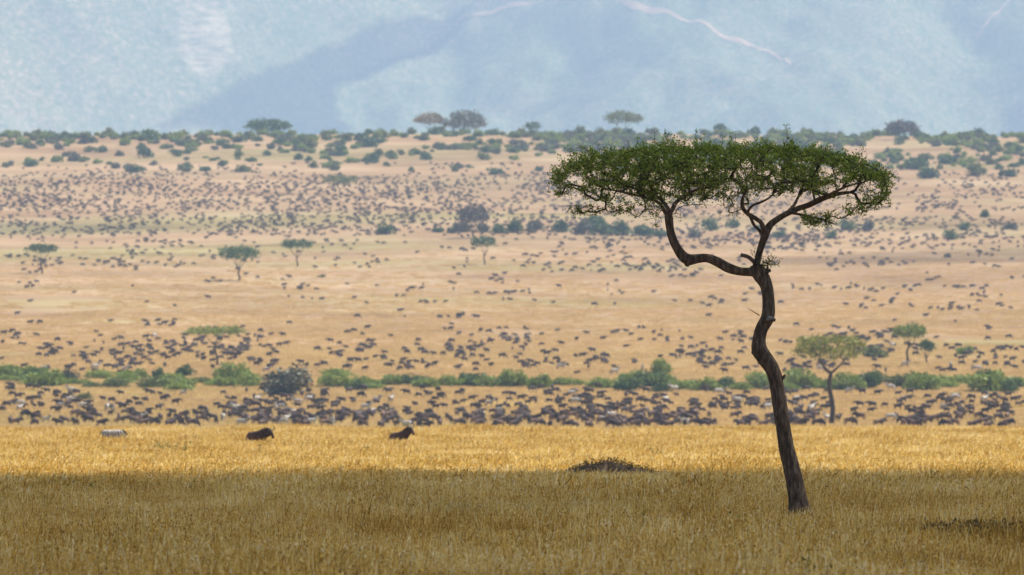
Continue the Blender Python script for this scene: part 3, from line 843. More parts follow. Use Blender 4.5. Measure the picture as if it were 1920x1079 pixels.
# two small leafy sprigs low on the fork
sp = []
for c0, c1, n_ in [((1424, 497), (1463, 490), 40), ((1414, 490), (1412, 452), 14), ((1424, 500), (1448, 482), 22)]:
    for _ in range(n_):
        t = rt.uniform(0.1, 1); sp.append(TP(c0[0] + (c1[0] - c0[0]) * t + rt.normal() * 4, c0[1] + (c1[1] - c0[1]) * t + rt.normal() * 4, -0.15 + rt.normal() * 0.12))
spn, spp = [TP(1421, 500, -.12)], [-1]
pp, pr, tt = grow(spn, spp, sp, rt, 0.1)
tree_part('sprig', branch_mesh('sprig', pp, pr, 1, 0.003, 0.4, 0.012, 4), M['twig'])
Ls = np.concatenate([pp[t_] + rt.normal(size=(4, 3)) * 0.025 for t_ in tt])
V, Q = leaf_quads(Ls, 0.035, rt, 1.8, 0.4)
sl_ = tree_part('sprig_leaves', npmesh('sprig_leaves', V, Q), M['leaf']); sl_['kind'] = 'stuff'

# ------------------------------------------------------------------ trees on the slope
def far_tree(label, px, pbase, ptop, wpx, mat, d=None, crown_frac=0.38, natt=120, leaf=0.3, per=9, fork=0.5, lean=0.0, flat=1.0, seed=0, pbot=None, name='acacia_tree', rag=0.12, rtip=0.02):
    rg_ = np.random.default_rng(seed + 100)
    if d is None: x, d, z = at(px, pbase)
    else: x = (px - 960) / F * d; z = float(gz(x, d))
    m = d / F
    top = CZ - (ptop - HOR) / F * d - z
    H = top; Wd = wpx * m / 2
    t = empty(name, (x, d, z)); tag(t, label, 'tree')
    ch = H * crown_frac
    zc = H - ch
    # trunk and its forks
    fz = zc * fork if fork > 0 else zc * 0.9
    g_ = Geo()
    tr = max(0.026 * H, 0.16)
    P = resample(np.array([[0, 0, -0.35], [0.02 * H, 0, fz * 0.35], [-0.02 * H + lean * 0.4, 0.01 * H, fz * 0.75], [lean, 0, fz]]), 0.4)
    tube(g_, P, np.linspace(tr * 1.25, tr * 0.85, len(P)), 7, True)
    nd_, pr_ = [], []
    nf = rg_.integers(3, 5)
    a0 = rg_.uniform(0, 6)
    for k in range(nf):
        a = a0 + 2 * np.pi * k / nf + rg_.normal() * 0.2; rad = Wd * rg_.uniform(0.35, 0.6)
        e = np.array([lean + rad * math.cos(a), rad * math.sin(a), zc + ch * 0.25])
        B = np.array([P[-1], P[-1] * 0.45 + e * 0.55 + np.array([0, 0, -0.06 * H * (1 if k % 2 else .3)]), e])
        B = resample(B, 0.5)
        tube(g_, B, np.linspace(tr * 0.65, tr * 0.22, len(B)), 5, True)
        for i, p in enumerate(B):
            pr_.append(len(nd_) - 1 if i else -1); nd_.append(p)
    n0_ = len(nd_)
    A = []
    while len(A) < natt:
        u, v = rg_.uniform(-1, 1), rg_.uniform(-1, 1)
        r2 = u * u + v * v
        if r2 > 1: continue
        edge = 1 + rag * fbm(np.array(math.atan2(v, u) * 1.5 + 9), np.array(seed * 1.7), 2, 5)
        e = math.sqrt(1 - r2)
        tz = zc + ch * (0.35 + 0.65 * e ** (0.7 * flat))
        bz = zc + ch * (0.35 - 0.30 * e)
        z_ = bz + (tz - bz) * rg_.beta(1.5, 1.0)
        if fbm(np.array(u * 3 + seed), np.array(v * 3 + z_ / max(ch, 1) * 2), 2, 31) < -0.45: continue
        A.append((lean + u * Wd * edge, v * Wd * edge, z_))
    pos_, pr2, tip_ = grow(nd_, pr_, A, rg_, 0.5)
    me = branch_mesh('trunk', pos_, pr2, n0_, rtip, 0.42, tr * 0.4, 4)
    v_ = np.empty(len(me.vertices) * 3, np.float32); me.vertices.foreach_get('co', v_)
    fq = [list(p.vertices) for p in me.polygons]
    g_.add(v_.reshape(-1, 3), np.array(fq))
    bpy.data.meshes.remove(me)
    obj('trunk', g_.mesh('trunk', True), M['twig'], t)
    Lp = np.concatenate([pos_[q] + rg_.normal(size=(per, 3)) * leaf * np.array([1.3, 1.3, 0.75]) for q in tip_])
    V_, Q_ = leaf_quads(Lp, leaf * 1.25, rg_, 1.15, 0.3)
    c_ = obj('crown', npmesh('crown', V_, Q_), mat, t); c_['kind'] = 'stuff'
    return t

far_tree('yellow-green umbrella acacia with forked trunk standing among the near herd', 1558, 797, 631, 156, M['tree_yellow'], crown_frac=0.29, natt=300, leaf=0.23, per=12, fork=0.82, seed=1, rag=.3, rtip=.03, flat=.3)
far_tree('wide thin flat-topped acacia rising behind the green thicket left of the big grey bush', 406, 692, 613, 112, M['bush_green'], d=1690, crown_frac=0.24, natt=170, leaf=0.22, per=12, fork=0.7, seed=2, flat=0.6, lean=-.3)
far_tree('slender acacia with small dense green crown behind the thicket', 1700, 702, 608, 62, M['bush_green'], d=1690, crown_frac=0.38, natt=170, leaf=0.25, per=12, fork=0.8, seed=3, lean=0.6)
far_tree('short dark green tree beside the slender acacia', 1737, 686, 638, 32, M['bush_dark'], d=1720, crown_frac=0.55, natt=90, leaf=0.22, per=10, seed=4)
far_tree('small lone acacia with a thin flat crown on open plain, far from other trees', 78, 514, 459, 58, M['bush_dark'], crown_frac=0.30, natt=130, leaf=0.32, per=10, seed=5, flat=.7)
far_tree('broad acacia with domed dark crown and animals at its foot', 448, 527, 463, 74, M['bush_dark'], crown_frac=0.40, natt=190, leaf=0.34, per=12, seed=6, flat=.7)
far_tree('acacia with dense dark flat crown beside the domed one', 557, 500, 449, 56, M['bush_dark'], crown_frac=0.38, natt=130, leaf=0.34, per=10, seed=7, flat=.6)
far_tree('small green acacia below the dark bush line', 908, 497, 445, 48, M['bush_dark'], crown_frac=0.38, natt=120, leaf=0.32, per=10, seed=8, flat=.7)
far_tree('leafless brown tree rising out of the dark bush line', 887, 446, 384, 62, M['tree_bare'], crown_frac=0.72, natt=200, leaf=0.36, per=13, seed=9)
far_tree('flat dark acacia crown standing alone above the distant herd', 637, 366, 329, 60, M['bush_olive'], crown_frac=0.45, natt=120, leaf=0.42, per=10, seed=10, flat=.6)
far_tree('long flat dark green tree on the far ridge', 502, 256, 226, 82, M['bush_dark'], d=3930, crown_frac=0.85, natt=300, leaf=0.55, per=11, seed=11, flat=.35)
far_tree('straw-brown umbrella tree on the far ridge', 804, 252, 211, 56, M['tree_brown'], d=3940, crown_frac=0.62, natt=150, leaf=0.5, per=10, seed=12, flat=1.5)
far_tree('large round dark tree on the far ridge beside the straw-brown one', 868, 252, 207, 80, M['bush_grey'], d=3940, crown_frac=0.9, natt=300, leaf=0.55, per=11, seed=13, flat=1.5)
far_tree('lone umbrella tree on the far ridge with light under its crown', 1170, 250, 208, 76, M['bush_olive'], d=3940, crown_frac=0.62, natt=190, leaf=0.5, per=10, seed=14, flat=1.4)
far_tree('dusky half-bare tree on the far ridge', 1688, 268, 225, 62, M['tree_bare'], d=3850, crown_frac=0.8, natt=240, leaf=0.55, per=10, seed=15, lean=0.8, flat=1.4)
far_tree('small dark round tree on the far ridge', 1000, 256, 230, 26, M['bush_dark'], d=3930, crown_frac=0.7, natt=60, leaf=0.5, per=9, seed=16)
far_tree('little dark tree on the ridge right of the lone umbrella tree', 1350, 256, 233, 22, M['bush_dark'], d=3930, crown_frac=0.7, natt=50, leaf=0.5, per=9, seed=17)

# ------------------------------------------------------------------ bushes
def bush_mesh(seed, mat, nl=900, leaf=0.10, lobes=9, hgt=0.62):
    """unit bush: about 1 m wide, hgt m tall; leaves on the shells of uneven lobes, stems inside"""
    rg_ = np.random.default_rng(seed)
    g_ = Geo(); Ls = []
    for k in range(lobes):
        a = rg_.uniform(0, 6.28); r = 0.33 * math.sqrt(rg_.uniform()); 
        cz_ = hgt * rg_.uniform(0.25, 0.72) * (1 - 0.6 * (r / 0.36) ** 2); rr = rg_.uniform(0.13, 0.24)
        c = np.array([r * math.cos(a), r * math.sin(a), cz_])
        n = nl // lobes
        dv = rg_.normal(size=(n, 3)); dv /= np.linalg.norm(dv, axis=1)[:, None]
        p = c + dv * rr * (rg_.uniform(0.35, 1, size=(n, 1)) ** 0.5) * np.array([1, 1, 0.9])
        Ls.append(p)
        tube(g_, resample(np.array([[0.04 * math.cos(a), 0.04 * math.sin(a), -0.06], c * np.array([.5, .5, .45]), c]), 0.12), [0.014] * 1 + [0.010] * 0 if False else np.linspace(0.016, 0.006, len(resample(np.array([[0.04 * math.cos(a), 0.04 * math.sin(a), -0.06], c * np.array([.5, .5, .45]), c]), 0.12))), 4, False)
    P = np.concatenate(Ls); P = P[P[:, 2] > 0.0]
    V_, Q_ = leaf_quads(P, leaf, rg_, 1.3, 0.3)
    ns = sum(len(q) for q in g_.Q)
    g_.add(V_, Q_)
    me = g_.mesh('bush'); me.materials.append(mat); me.materials.append(M['twig'])
    mi = np.zeros(len(me.polygons), np.int32); mi[:ns] = 1
    me.polygons.foreach_set('material_index', mi)
    return me
BM = {k: [bush_mesh(200 + 10 * i + q, M[k], 620, 0.10) for q in range(4)] for i, k in enumerate(('bush_green', 'bush_dark', 'bush_olive', 'bush_grey'))}
BN = {k: [bush_mesh(300 + 10 * i + q, M[k], 1900, 0.055, 13, 0.62) for q in range(4)] for i, k in enumerate(('bush_green', 'bush_dark', 'bush_olive', 'bush_grey'))}
rb = np.random.default_rng(5)
def bush(px, pbase, wpx, kind, label, group, hf=1.0, fine=False, name='bush'):
    x, d, z = at(px, pbase)
    me = (BN if fine else BM)[kind][rb.integers(4)]
    o = obj(name, me)
    s_ = wpx * d / F
    o.location = (x, d, z - 0.02 * s_); o.scale = (s_, s_ * rb.uniform(0.8, 1.1), s_ * hf)
    o.rotation_euler = (0, 0, rb.uniform(0, 6.28))
    return tag(o, label, 'bush', group)
LB = {'bush_green': 'fresh green', 'bush_dark': 'deep green', 'bush_olive': 'olive green', 'bush_grey': 'dull grey-green'}
# near thicket between the two parts of the herd
b = bush(545, 741, 130, 'bush_grey', 'very large grey bush at the edge of the green thicket', None, 0.80, True)
b = bush(125, 722, 52, 'bush_grey', 'rounded grey bush in the green thicket, smaller than the very large one', None, 1.15, True)
b = bush(1894, 738, 40, 'bush_dark', 'rounded dark bush in front of the thicket', None, 1.35, True)
def thicket(px, pb, wd, k, hf): hf *= 1.22; bush(px, pb, wd * 1.06, k, '%s bush in the low thicket between the animals' % LB[k], '%s thicket bushes' % LB[k], hf, True)
for q in [(20, 712, 80, 0, .6), (88, 724, 90, 0, .62), (70, 718, 60, 1, .7), (60, 705, 70, 0, .5), (190, 712, 60, 0, .6), (250, 712, 70, 0, .55), (298, 712, 32, 1, 1.1), (348, 708, 40, 1, .9), (335, 727, 80, 0, .5), (285, 727, 70, 2, .5),
          (215, 727, 60, 2, .5), (435, 722, 74, 0, .85), (468, 727, 64, 0, .7), (418, 726, 50, 0, .6), (158, 750, 40, 2, .5), (625, 727, 70, 0, .6), (1240, 704, 46, 0, 1.0), (1636, 731, 40, 1, 1.3), (1810, 665, 42, 0, .7),
          (1640, 672, 60, 2, .6), (1850, 735, 100, 0, .72), (1730, 733, 86, 0, .75), (1500, 730, 80, 0, .72), (1012, 729, 60, 0, .8), (960, 727, 60, 0, .85), (1185, 722, 70, 0, .7), (1230, 726, 60, 1, .7)]:
    thicket(q[0], q[1], q[2], ('bush_green', 'bush_dark', 'bush_olive')[q[3]], q[4])
for px in np.arange(10, 650, 34):
    if 480 < px < 610: continue
    thicket(px + rb.normal() * 8, 722 + rb.normal() * 6, rb.uniform(44, 74), rb.choice(['bush_green', 'bush_green', 'bush_olive']), rb.uniform(0.32, 0.5))
for px in np.arange(655, 1925, 22):
    if 1070 < px < 1100: continue
    k = rb.choice(['bush_green', 'bush_green', 'bush_green', 'bush_olive', 'bush_dark'])
    thicket(px + rb.normal() * 9, 727 + rb.normal() * 4 + 4 * math.sin(px / 160), rb.uniform(46, 78), k, rb.uniform(0.42, 0.66))
# dark bush line half-way up the slope
def mid(px, pb, wd, k, hf): bush(px, pb, wd, k, '%s bush of the dark line half-way up the plain' % LB[k], '%s bushes half-way up' % LB[k], hf)
for q in [(820, 436, 34, .7), (845, 438, 30, .8), (722, 440, 42, .85), (865, 436, 40, 1), (905, 436, 34, 1), (935, 438, 36, .9), (968, 437, 38, 1.2), (1000, 437, 40, 1.1), (1050, 436, 42, 1.0), (1095, 440, 50, 1), (1130, 442, 56, 1),
          (1165, 442, 50, 1), (1205, 442, 54, .95), (1240, 444, 40, .8), (1300, 446, 44, .8), (1335, 432, 40, 1), (1370, 428, 36, .9), (1420, 434, 40, .6), (1560, 448, 36, .8), (1590, 432, 44, .8), (1632, 434, 36, 1.1), (1460, 446, 40, .6),
          (1785, 450, 38, .9), (1806, 432, 36, .8), (1845, 408, 24, 1.1), (1115, 430, 50, 1), (1900, 430, 40, .6), (255, 507, 12, 1), (185, 492, 12, 1), (600, 520, 20, .5), (1780, 483, 24, .6)]:
    mid(q[0] + rb.normal() * 2, q[1], q[2], rb.choice(['bush_dark', 'bush_dark', 'bush_grey']), q[3])
# ridge and upper slope
RIDGE = []
def ridge(px, pb, wd, k, hf): RIDGE.append((wd, px, pb, k, hf))
def ridge_single(px, pb, wd, k, hf): bush(px, pb, wd, k, '%s bush scattered over the far ridge and its slope' % LB[k], '%s ridge bushes' % LB[k], hf)
for q in [(109, 281, 26), (168, 285, 26), (190, 286, 30), (224, 293, 24), (140, 303, 34), (158, 304, 24), (57, 313, 30), (19, 310, 20), (80, 302, 18), (240, 318, 26), (254, 324, 28), (272, 296, 40), (288, 310, 20), (332, 294, 22), (351, 289, 18),
          (350, 317, 26), (385, 321, 28), (400, 302, 20), (416, 311, 20), (457, 323, 30), (448, 294, 26), (425, 279, 24), (390, 269, 32), (315, 279, 24), (280, 264, 40), (205, 310, 16), (100, 304, 16), (530, 272, 24), (560, 300, 22), (625, 320, 26),
          (500, 292, 20), (585, 278, 40), (640, 284, 34), (690, 276, 44), (725, 312, 18), (700, 304, 30), (772, 322, 18), (850, 322, 22), (800, 300, 26), (930, 328, 34), (905, 300, 34), (1010, 322, 20), (1720, 318, 60), (1780, 308, 40), (1890, 332, 40), (1830, 330, 44), (1740, 335, 50)]:
    ridge(*q, rb.choice(['bush_dark', 'bush_dark', 'bush_grey', 'bush_olive']), rb.uniform(0.8, 1.05))
for px in np.arange(-8, 1930, 10.0):
    ridge(px + rb.normal() * 4, 252 + abs(rb.normal() * 9), rb.uniform(16, 36), rb.choice(['bush_dark', 'bush_green', 'bush_olive', 'bush_green', 'bush_olive']), rb.uniform(0.65, 1.0))
n_ = 0
while n_ < 760:
    px = rb.uniform(0, 1920); py = 257 + rb.exponential(32)
    lim = 325 if px < 500 else 320
    dens = 0.30 if px < 480 else (0.7 if px < 700 else 1.0)
    if py > lim or rb.uniform() > dens: continue
    if fbm(np.array(px / 70.0), np.array(py / 14.0), 2, 50) < -0.15: continue
    ridge(px, py, rb.uniform(11, 30), rb.choice(['bush_dark', 'bush_olive', 'bush_grey', 'bush_green', 'bush_green']), rb.uniform(0.65, 1.0)); n_ += 1

RIDGE.sort(key=lambda q: -q[0])
g = {}
for i, (wd, px, pb, k, hf) in enumerate(RIDGE):
    if i < 165: ridge_single(px, pb, wd, k, hf); continue
    x, d, z = at(px, pb); me = BM[k][rb.integers(4)]
    v = np.empty(len(me.vertices) * 3, np.float32); me.vertices.foreach_get('co', v)
    fq = np.empty(len(me.loops), np.int32); me.loops.foreach_get('vertex_index', fq)
    s_ = wd * d / F; a = rb.uniform(0, 6.28); v = v.reshape(-1, 3)
    v = np.stack([v[:, 0] * math.cos(a) - v[:, 1] * math.sin(a), v[:, 0] * math.sin(a) + v[:, 1] * math.cos(a), v[:, 2] * hf], 1) * s_ + np.array([x, d, z - .02 * s_])
    g.setdefault(k, Geo()).add(v, fq.reshape(-1, 4))
ga = Geo(); mi = []
for q, k in enumerate(g):
    ga.add(np.concatenate(g[k].V), np.concatenate(g[k].Q)); mi += [q] * sum(len(f_) for f_ in g[k].Q)
sm = npmesh('ridge_scrub', np.concatenate(ga.V), np.concatenate(ga.Q), False, mi)
tag(obj('ridge_scrub', sm, [M[k] for k in g]), 'small scattered scrub between the larger bushes of the far ridge', 'scrub', kind='stuff')

# ------------------------------------------------------------------ animals
def fuse(g_, voxel, ntri):
    """several overlapping closed shapes -> one continuous body"""
    me = g_.mesh('tmp'); o = bpy.data.objects.new('tmp', me); COL.objects.link(o)
    r_ = o.modifiers.new('r', 'REMESH'); r_.mode = 'VOXEL'; r_.voxel_size = voxel
    s_ = o.modifiers.new('s', 'SMOOTH'); s_.iterations = 3; s_.factor = 0.5
    dg = bpy.context.evaluated_depsgraph_get(); dg.update()
    m1 = bpy.data.meshes.new_from_object(o.evaluated_get(dg))
    tris = len(m1.polygons) * 2
    dc = o.modifiers.new('d', 'DECIMATE'); dc.ratio = min(1, ntri / max(tris, 1))
    dg.update()
    m2 = bpy.data.meshes.new_from_object(o.evaluated_get(dg))
    bpy.data.objects.remove(o); bpy.data.meshes.remove(me); bpy.data.meshes.remove(m1)
    m2.polygons.foreach_set('use_smooth', np.ones(len(m2.polygons), bool))
    return m2

def animal(kind, pose):
    """returns Geo of the body, then of horns, mane and tail; faces +X, stands on z = 0"""
    g_ = Geo()
    z = kind == 'zebra'
    def sec(rows):
        P = np.array([[r[0], 0, r[1]] for r in rows]); rad = np.array([[r[2], r[3]] for r in rows])
        A = resample(np.concatenate([P, rad], 1), 0.08); tube(g_, A[:, :3], A[:, 3:].clip(0.01), 12, True)
    if z: sec([(-.74, 1.02, .08, .12), (-.66, 1.02, .21, .25), (-.45, 1.0, .25, .29), (-.1, .97, .28, .30), (.25, .99, .26, .31), (.48, 1.02, .22, .29), (.62, 1.04, .12, .20)])
    else: sec([(-.82, .98, .06, .10), (-.74, .98, .17, .21), (-.55, .97, .23, .26), (-.2, .96, .26, .30), (.12, .98, .27, .34), (.38, 1.03, .25, .39), (.56, 1.06, .19, .34), (.68, 1.05, .09, .20)])
    if pose == 'graze':
        nk = [(.45, 1.08, .15, .26), (.72, .88, .11, .19), (.95, .62, .085, .13), (1.02, .50, .08, .10)]
        hd = [(.98, .56, .09, .11), (1.05, .40, .085, .11), (1.10, .22, .065, .085), (1.13, .07, .06, .07)]
        poll = np.array([.98, 0, .62]); fw = np.array([.25, 0, -.95])
    elif pose == 'alert':
        nk = [(.45, 1.14, .16, .27), (.66, 1.27, .12, .21), (.84, 1.40, .095, .16), (.90, 1.44, .085, .13)]
        hd = [(.86, 1.47, .09, .115), (.98, 1.39, .095, .125), (1.10, 1.22, .075, .10), (1.17, 1.08, .075, .08)]
        poll = np.array([.87, 0, 1.55]); fw = np.array([.6, 0, -.8])
    elif z:
        nk = [(.42, 1.12, .14, .24), (.66, 1.32, .10, .19), (.82, 1.50, .075, .13), (.86, 1.56, .07, .10)]
        hd = [(.82, 1.54, .075, .10), (.95, 1.46, .08, .11), (1.10, 1.30, .06, .08), (1.19, 1.20, .05, .06)]
        poll = np.array([.82, 0, 1.62]); fw = np.array([.75, 0, -.66])
    else:
        nk = [(.45, 1.12, .16, .27), (.70, 1.17, .115, .20), (.92, 1.22, .09, .15), (1.0, 1.24, .08, .12)]
        hd = [(.95, 1.27, .085, .11), (1.06, 1.15, .09, .12), (1.16, .96, .07, .095), (1.22, .80, .07, .075)]
        poll = np.array([.97, 0, 1.34]); fw = np.array([.5, 0, -.86])
    sec(nk); sec(hd)
    st = {'walk': (.16, -.14, -.16, .15)}.get(pose, (.03, -.03, .04, -.05))
    for sgn, dx in ((1, st[0]), (-1, st[1])):
        y = .13 * sgn
        P = np.array([[.42, y, .98], [.40 + dx * .25, y, .74], [.41 + dx * .7, y, .44], [.40 + dx, y, .13], [.43 + dx, y, .0]])
        A = resample(np.c_[P, [.15, .095, .058, .040, .055]], 0.08); tube(g_, A[:, :3], A[:, 3], 8, True)
    for sgn, dx in ((1, st[2]), (-1, st[3])):
        y = .13 * sgn
        P = np.array([[-.52, y, 1.0], [-.47 + dx * .3, y, .74], [-.66 + dx * .8, y, .47], [-.63 + dx, y, .13], [-.59 + dx, y, .0]])
        A = resample(np.c_[P, [.20, .14, .065, .040, .055]], 0.08); tube(g_, A[:, :3], A[:, 3], 8, True)
    # ears
    for sgn in (1, -1):
        e = poll + np.array([-.02, .07 * sgn, -.03])
        tube(g_, np.array([e, e + np.array([-.04, .10 * sgn, .05 if z else 0.0]), e + np.array([-.06, .17 * sgn, .12 if z else -.01])]), [.035, .04, .012], 6, True)
    horns, mane, tail = Geo(), Geo(), Geo()
    if not z:
        for sgn in (1, -1):
            up = -fw[2]; h0 = poll + np.array([0, .03 * sgn, .0])
            v = lambda a, b: h0 + np.array([fw[2] * -0.0 + a * -.2, b * sgn, a])
            P = np.array([h0, h0 + np.array([.02, .13 * sgn, -.01]), h0 + np.array([.05, .26 * sgn, .02]), h0 + np.array([.04, .31 * sgn, .13]), h0 + np.array([.0, .24 * sgn, .26])])
            A = resample(P, 0.05); tube(horns, A, np.linspace(.045, .012, len(A)), 6, True)
    # mane: a ridge of upright hair along the neck
    k = np.array([[r[0], 0, r[1]] for r in nk]); h = np.array([r[3] for r in nk])
    T_, A_, B_ = frames(k)
    nrm = np.cross(T_, np.array([0, 1.0, 0])); nrm *= np.sign(nrm[:, 2:3] + 1e-6) * -1 if nrm[0][2] < 0 else 1
    up = np.stack([-T_[:, 2], 0 * T_[:, 0], T_[:, 0]], 1)
    topl = k + up * h[:, None]
    A = resample(np.c_[topl, [.07, .11, .10, .06]], 0.06); tube(mane, A[:, :3], np.c_[np.full(len(A), .022), A[:, 3]], 6, True)
    if not z:   # beard under the neck
        low = k - up * h[:, None] * 0.95
        A = resample(np.c_[low, [.07, .10, .11, .05]], 0.06); tube(mane, A[:, :3], np.c_[np.full(len(A), .025), A[:, 3]], 6, True)
    tp = np.array([[-.78, 0, 1.10], [-.90, 0, .98], [-.93, 0, .75], [-.90, 0, .48], [-.88, 0, .36]])
    A = resample(np.c_[tp, [.03, .028, .045, .06, .015]], 0.07); tube(tail, A[:, :3], A[:, 3], 6, True)
    return g_, horns, mane, tail

def whole(kind, pose, voxel, ntri, parts=False):
    g_, hn, mn, tl = animal(kind, pose)
    body = fuse(g_, voxel, ntri)
    if parts: return body, hn, mn, tl
    hide = M['zebra'] if kind == 'zebra' else M['gnu']
    v = np.empty(len(body.vertices) * 3, np.float32); body.vertices.foreach_get('co', v)
    body.calc_loop_triangles()
    t = np.empty(len(body.loop_triangles) * 3, np.int32); body.loop_triangles.foreach_get('vertices', t)
    gg = Geo(); gg.add(v.reshape(-1, 3), None, t.reshape(-1, 3))
    V = [v.reshape(-1, 3)]; Tt = [t.reshape(-1, 3)]; mi = [np.zeros(len(Tt[0]), int)]; n = len(V[0])
    for q, (ge, m_) in enumerate(((hn, 1), (mn, 2), (tl, 2))):
        if not ge.V: continue
        vv = np.concatenate(ge.V); qq = np.concatenate(ge.Q)
        tt = np.concatenate([qq[:, [0, 1, 2]], qq[:, [0, 2, 3]]] + ge.T)
        V.append(vv); Tt.append(tt + n); mi.append(np.full(len(tt), m_)); n += len(vv)
    bpy.data.meshes.remove(body)
    me = npmesh(kind, np.concatenate(V), np.concatenate(Tt), True, np.concatenate(mi))
    for m_ in (hide, M['horn'], M['gnu_dark']): me.materials.append(m_)
    return me

POSES = ('stand', 'graze', 'walk')
GNU = {p: whole('wildebeest', p, 0.035, 1100) for p in POSES}
ZEB = {p: whole('zebra', p, 0.035, 1000) for p in POSES}

# three animals alone in the tall sunlit grass, with their own parts
def single(kind, pose, px, d, rz, label, sc=1.0):
    x = (px - 960) / F * d
    t = empty(kind, (x, d, float(gz(x, d))))
    body, hn, mn, tl = whole(kind, pose, 0.025, 4000, True)
    body.materials.clear()
    obj('body', body, M['zebra'] if kind == 'zebra' else M['gnu'], t)
    if hn.V: obj('horns', hn.mesh('horns', True), M['horn'], t)
    obj('mane', mn.mesh('mane', True), M['gnu_dark'], t)
    obj('tail', tl.mesh('tail', True), M['gnu_dark'], t)
    t.rotation_euler = (0, 0, rz); t.scale = (sc,) * 3
    return tag(t, label, kind)
single('wildebeest', 'stand', 484, 520, R(-38), 'dark wildebeest wading shoulder-deep in sunlit grass with its head lowered')
single('wildebeest', 'alert', 750, 525, R(-42), 'brown wildebeest in sunlit grass with raised horns and head', 0.98)
single('zebra', 'graze', 212, 560, R(-12), 'pale zebra back showing above the sunlit grass', 1.02)

ra = np.random.default_rng(99)
def clusters(n, x0, x1, y0, y1, nc_, sx, sy, uni=0.3, dens=None):
    out = []
    cxs = ra.uniform(x0, x1, nc_); cys = ra.uniform(y0, y1, nc_)
    while len(out) < n:
        if ra.uniform() < uni: px, py = ra.uniform(x0, x1), ra.uniform(y0, y1)
        else:
            k = ra.integers(nc_); px, py = cxs[k] + ra.normal() * sx, cys[k] + ra.normal() * sy
        if not (x0 <= px <= x1 and y0 <= py <= y1): continue
        if dens is not None and ra.uniform() > dens(px, py): continue
        out.append((px, py))
    return out
near_pts = clusters(1150, -10, 1930, 738, 813, 60, 34, 12, 0.3, lambda x, y: 0.35 + 0.65 * min(1, (y - 735) / 45)) + clusters(48, -10, 1930, 728, 745, 16, 26, 4, .2)
mid_pts = clusters(50, 0, 1920, 686, 705, 14, 40, 4, .4) + clusters(680, 0, 1925, 618, 697, 58, 28, 7, .22, lambda x, y: min(1, .35 + (y - 615) / 60))
for yy, x0, x1, n in [(506, 1180, 1300, 16), (511, 1000, 1320, 26), (520, 1250, 1320, 14), (541, 1480, 1640, 14), (541, 1690, 1850, 14), (547, 1550, 1660, 8), (571, 780, 840, 6), (572, 1300, 1480, 12), (578, 1560, 1920, 14), (583, 1700, 1900, 8), (612, 270, 330, 14), (598, 820, 900, 14)]:
    mid_pts += [(ra.uniform(x0, x1), yy + ra.normal() * 2.2) for _ in range(n)]
mid_pts += clusters(120, 0, 1925, 505, 570, 34, 16, 3, .3) + clusters(26, 0, 1925, 570, 618, 12, 20, 3, .4)
mid_pts += clusters(480, 0, 1925, 440, 505, 70, 24, 4, .3)
mid_pts += clusters(3200, 0, 1100, 326, 445, 230, 24, 5, .22, lambda x, y: 1.0 if 345 < y < 400 else .6)
mid_pts += clusters(1500, 1100, 1925, 330, 470, 115, 24, 5, .22)
mid_pts += clusters(200, 0, 1925, 308, 336, 26, 22, 3, .4)

all3 = [(px, py, *at(px, py)) for px, py in near_pts + mid_pts]
all3.sort(key=lambda q: q[3])
# keep animals from standing inside one another
keep, cells = [], {}
for q in all3:
    k = (int(q[2] // 1.6), int(q[3] // 1.6))
    if any((k[0] + a, k[1] + b_) in cells for a in (-1, 0, 1) for b_ in (-1, 0, 1)): continue
    cells[k] = 1; keep.append(q)
NG = 298; g_i = 0; z_i = 0; rest = []
LAB = {'stand': 'dark wildebeest standing head up in the near herd behind the sunlit grass', 'graze': 'dark wildebeest grazing head down in the near herd behind the sunlit grass', 'walk': 'dark wildebeest walking in the near herd behind the sunlit grass'}
LZ = {'stand': 'pale striped zebra standing with raised neck among the wildebeest', 'graze': 'pale striped zebra grazing among the wildebeest', 'walk': 'pale striped zebra walking among the wildebeest'}
def put(kind, q):
    p = ra.choice(POSES, p=[.3, .4, .3]) if kind == 'wildebeest' else ra.choice(POSES, p=[.3, .4, .3])
    o = obj(kind, (GNU if kind == 'wildebeest' else ZEB)[p])
    o.location = (q[2], q[3], q[4] - 0.02)
    rz = (0 if ra.uniform() < .6 else math.pi) + ra.normal() * 0.95
    o.rotation_euler = (0, 0, rz)
    s_ = ra.uniform(0.9, 1.12); o.scale = (s_, s_, s_)
    tag(o, (LAB if kind == 'wildebeest' else LZ)[p], kind, '%s %s in the herd' % ({'stand': 'standing', 'graze': 'grazing', 'walk': 'walking'}[p], kind))
for q in keep:
    pz = 0.06 if q[1] > 770 else (0.10 if q[1] > 690 else 0.015)
    if z_i < 70 and ra.uniform() < pz: put('zebra', q); z_i += 1
    elif g_i < NG - 2: put('wildebeest', q); g_i += 1
    else: rest.append(q)

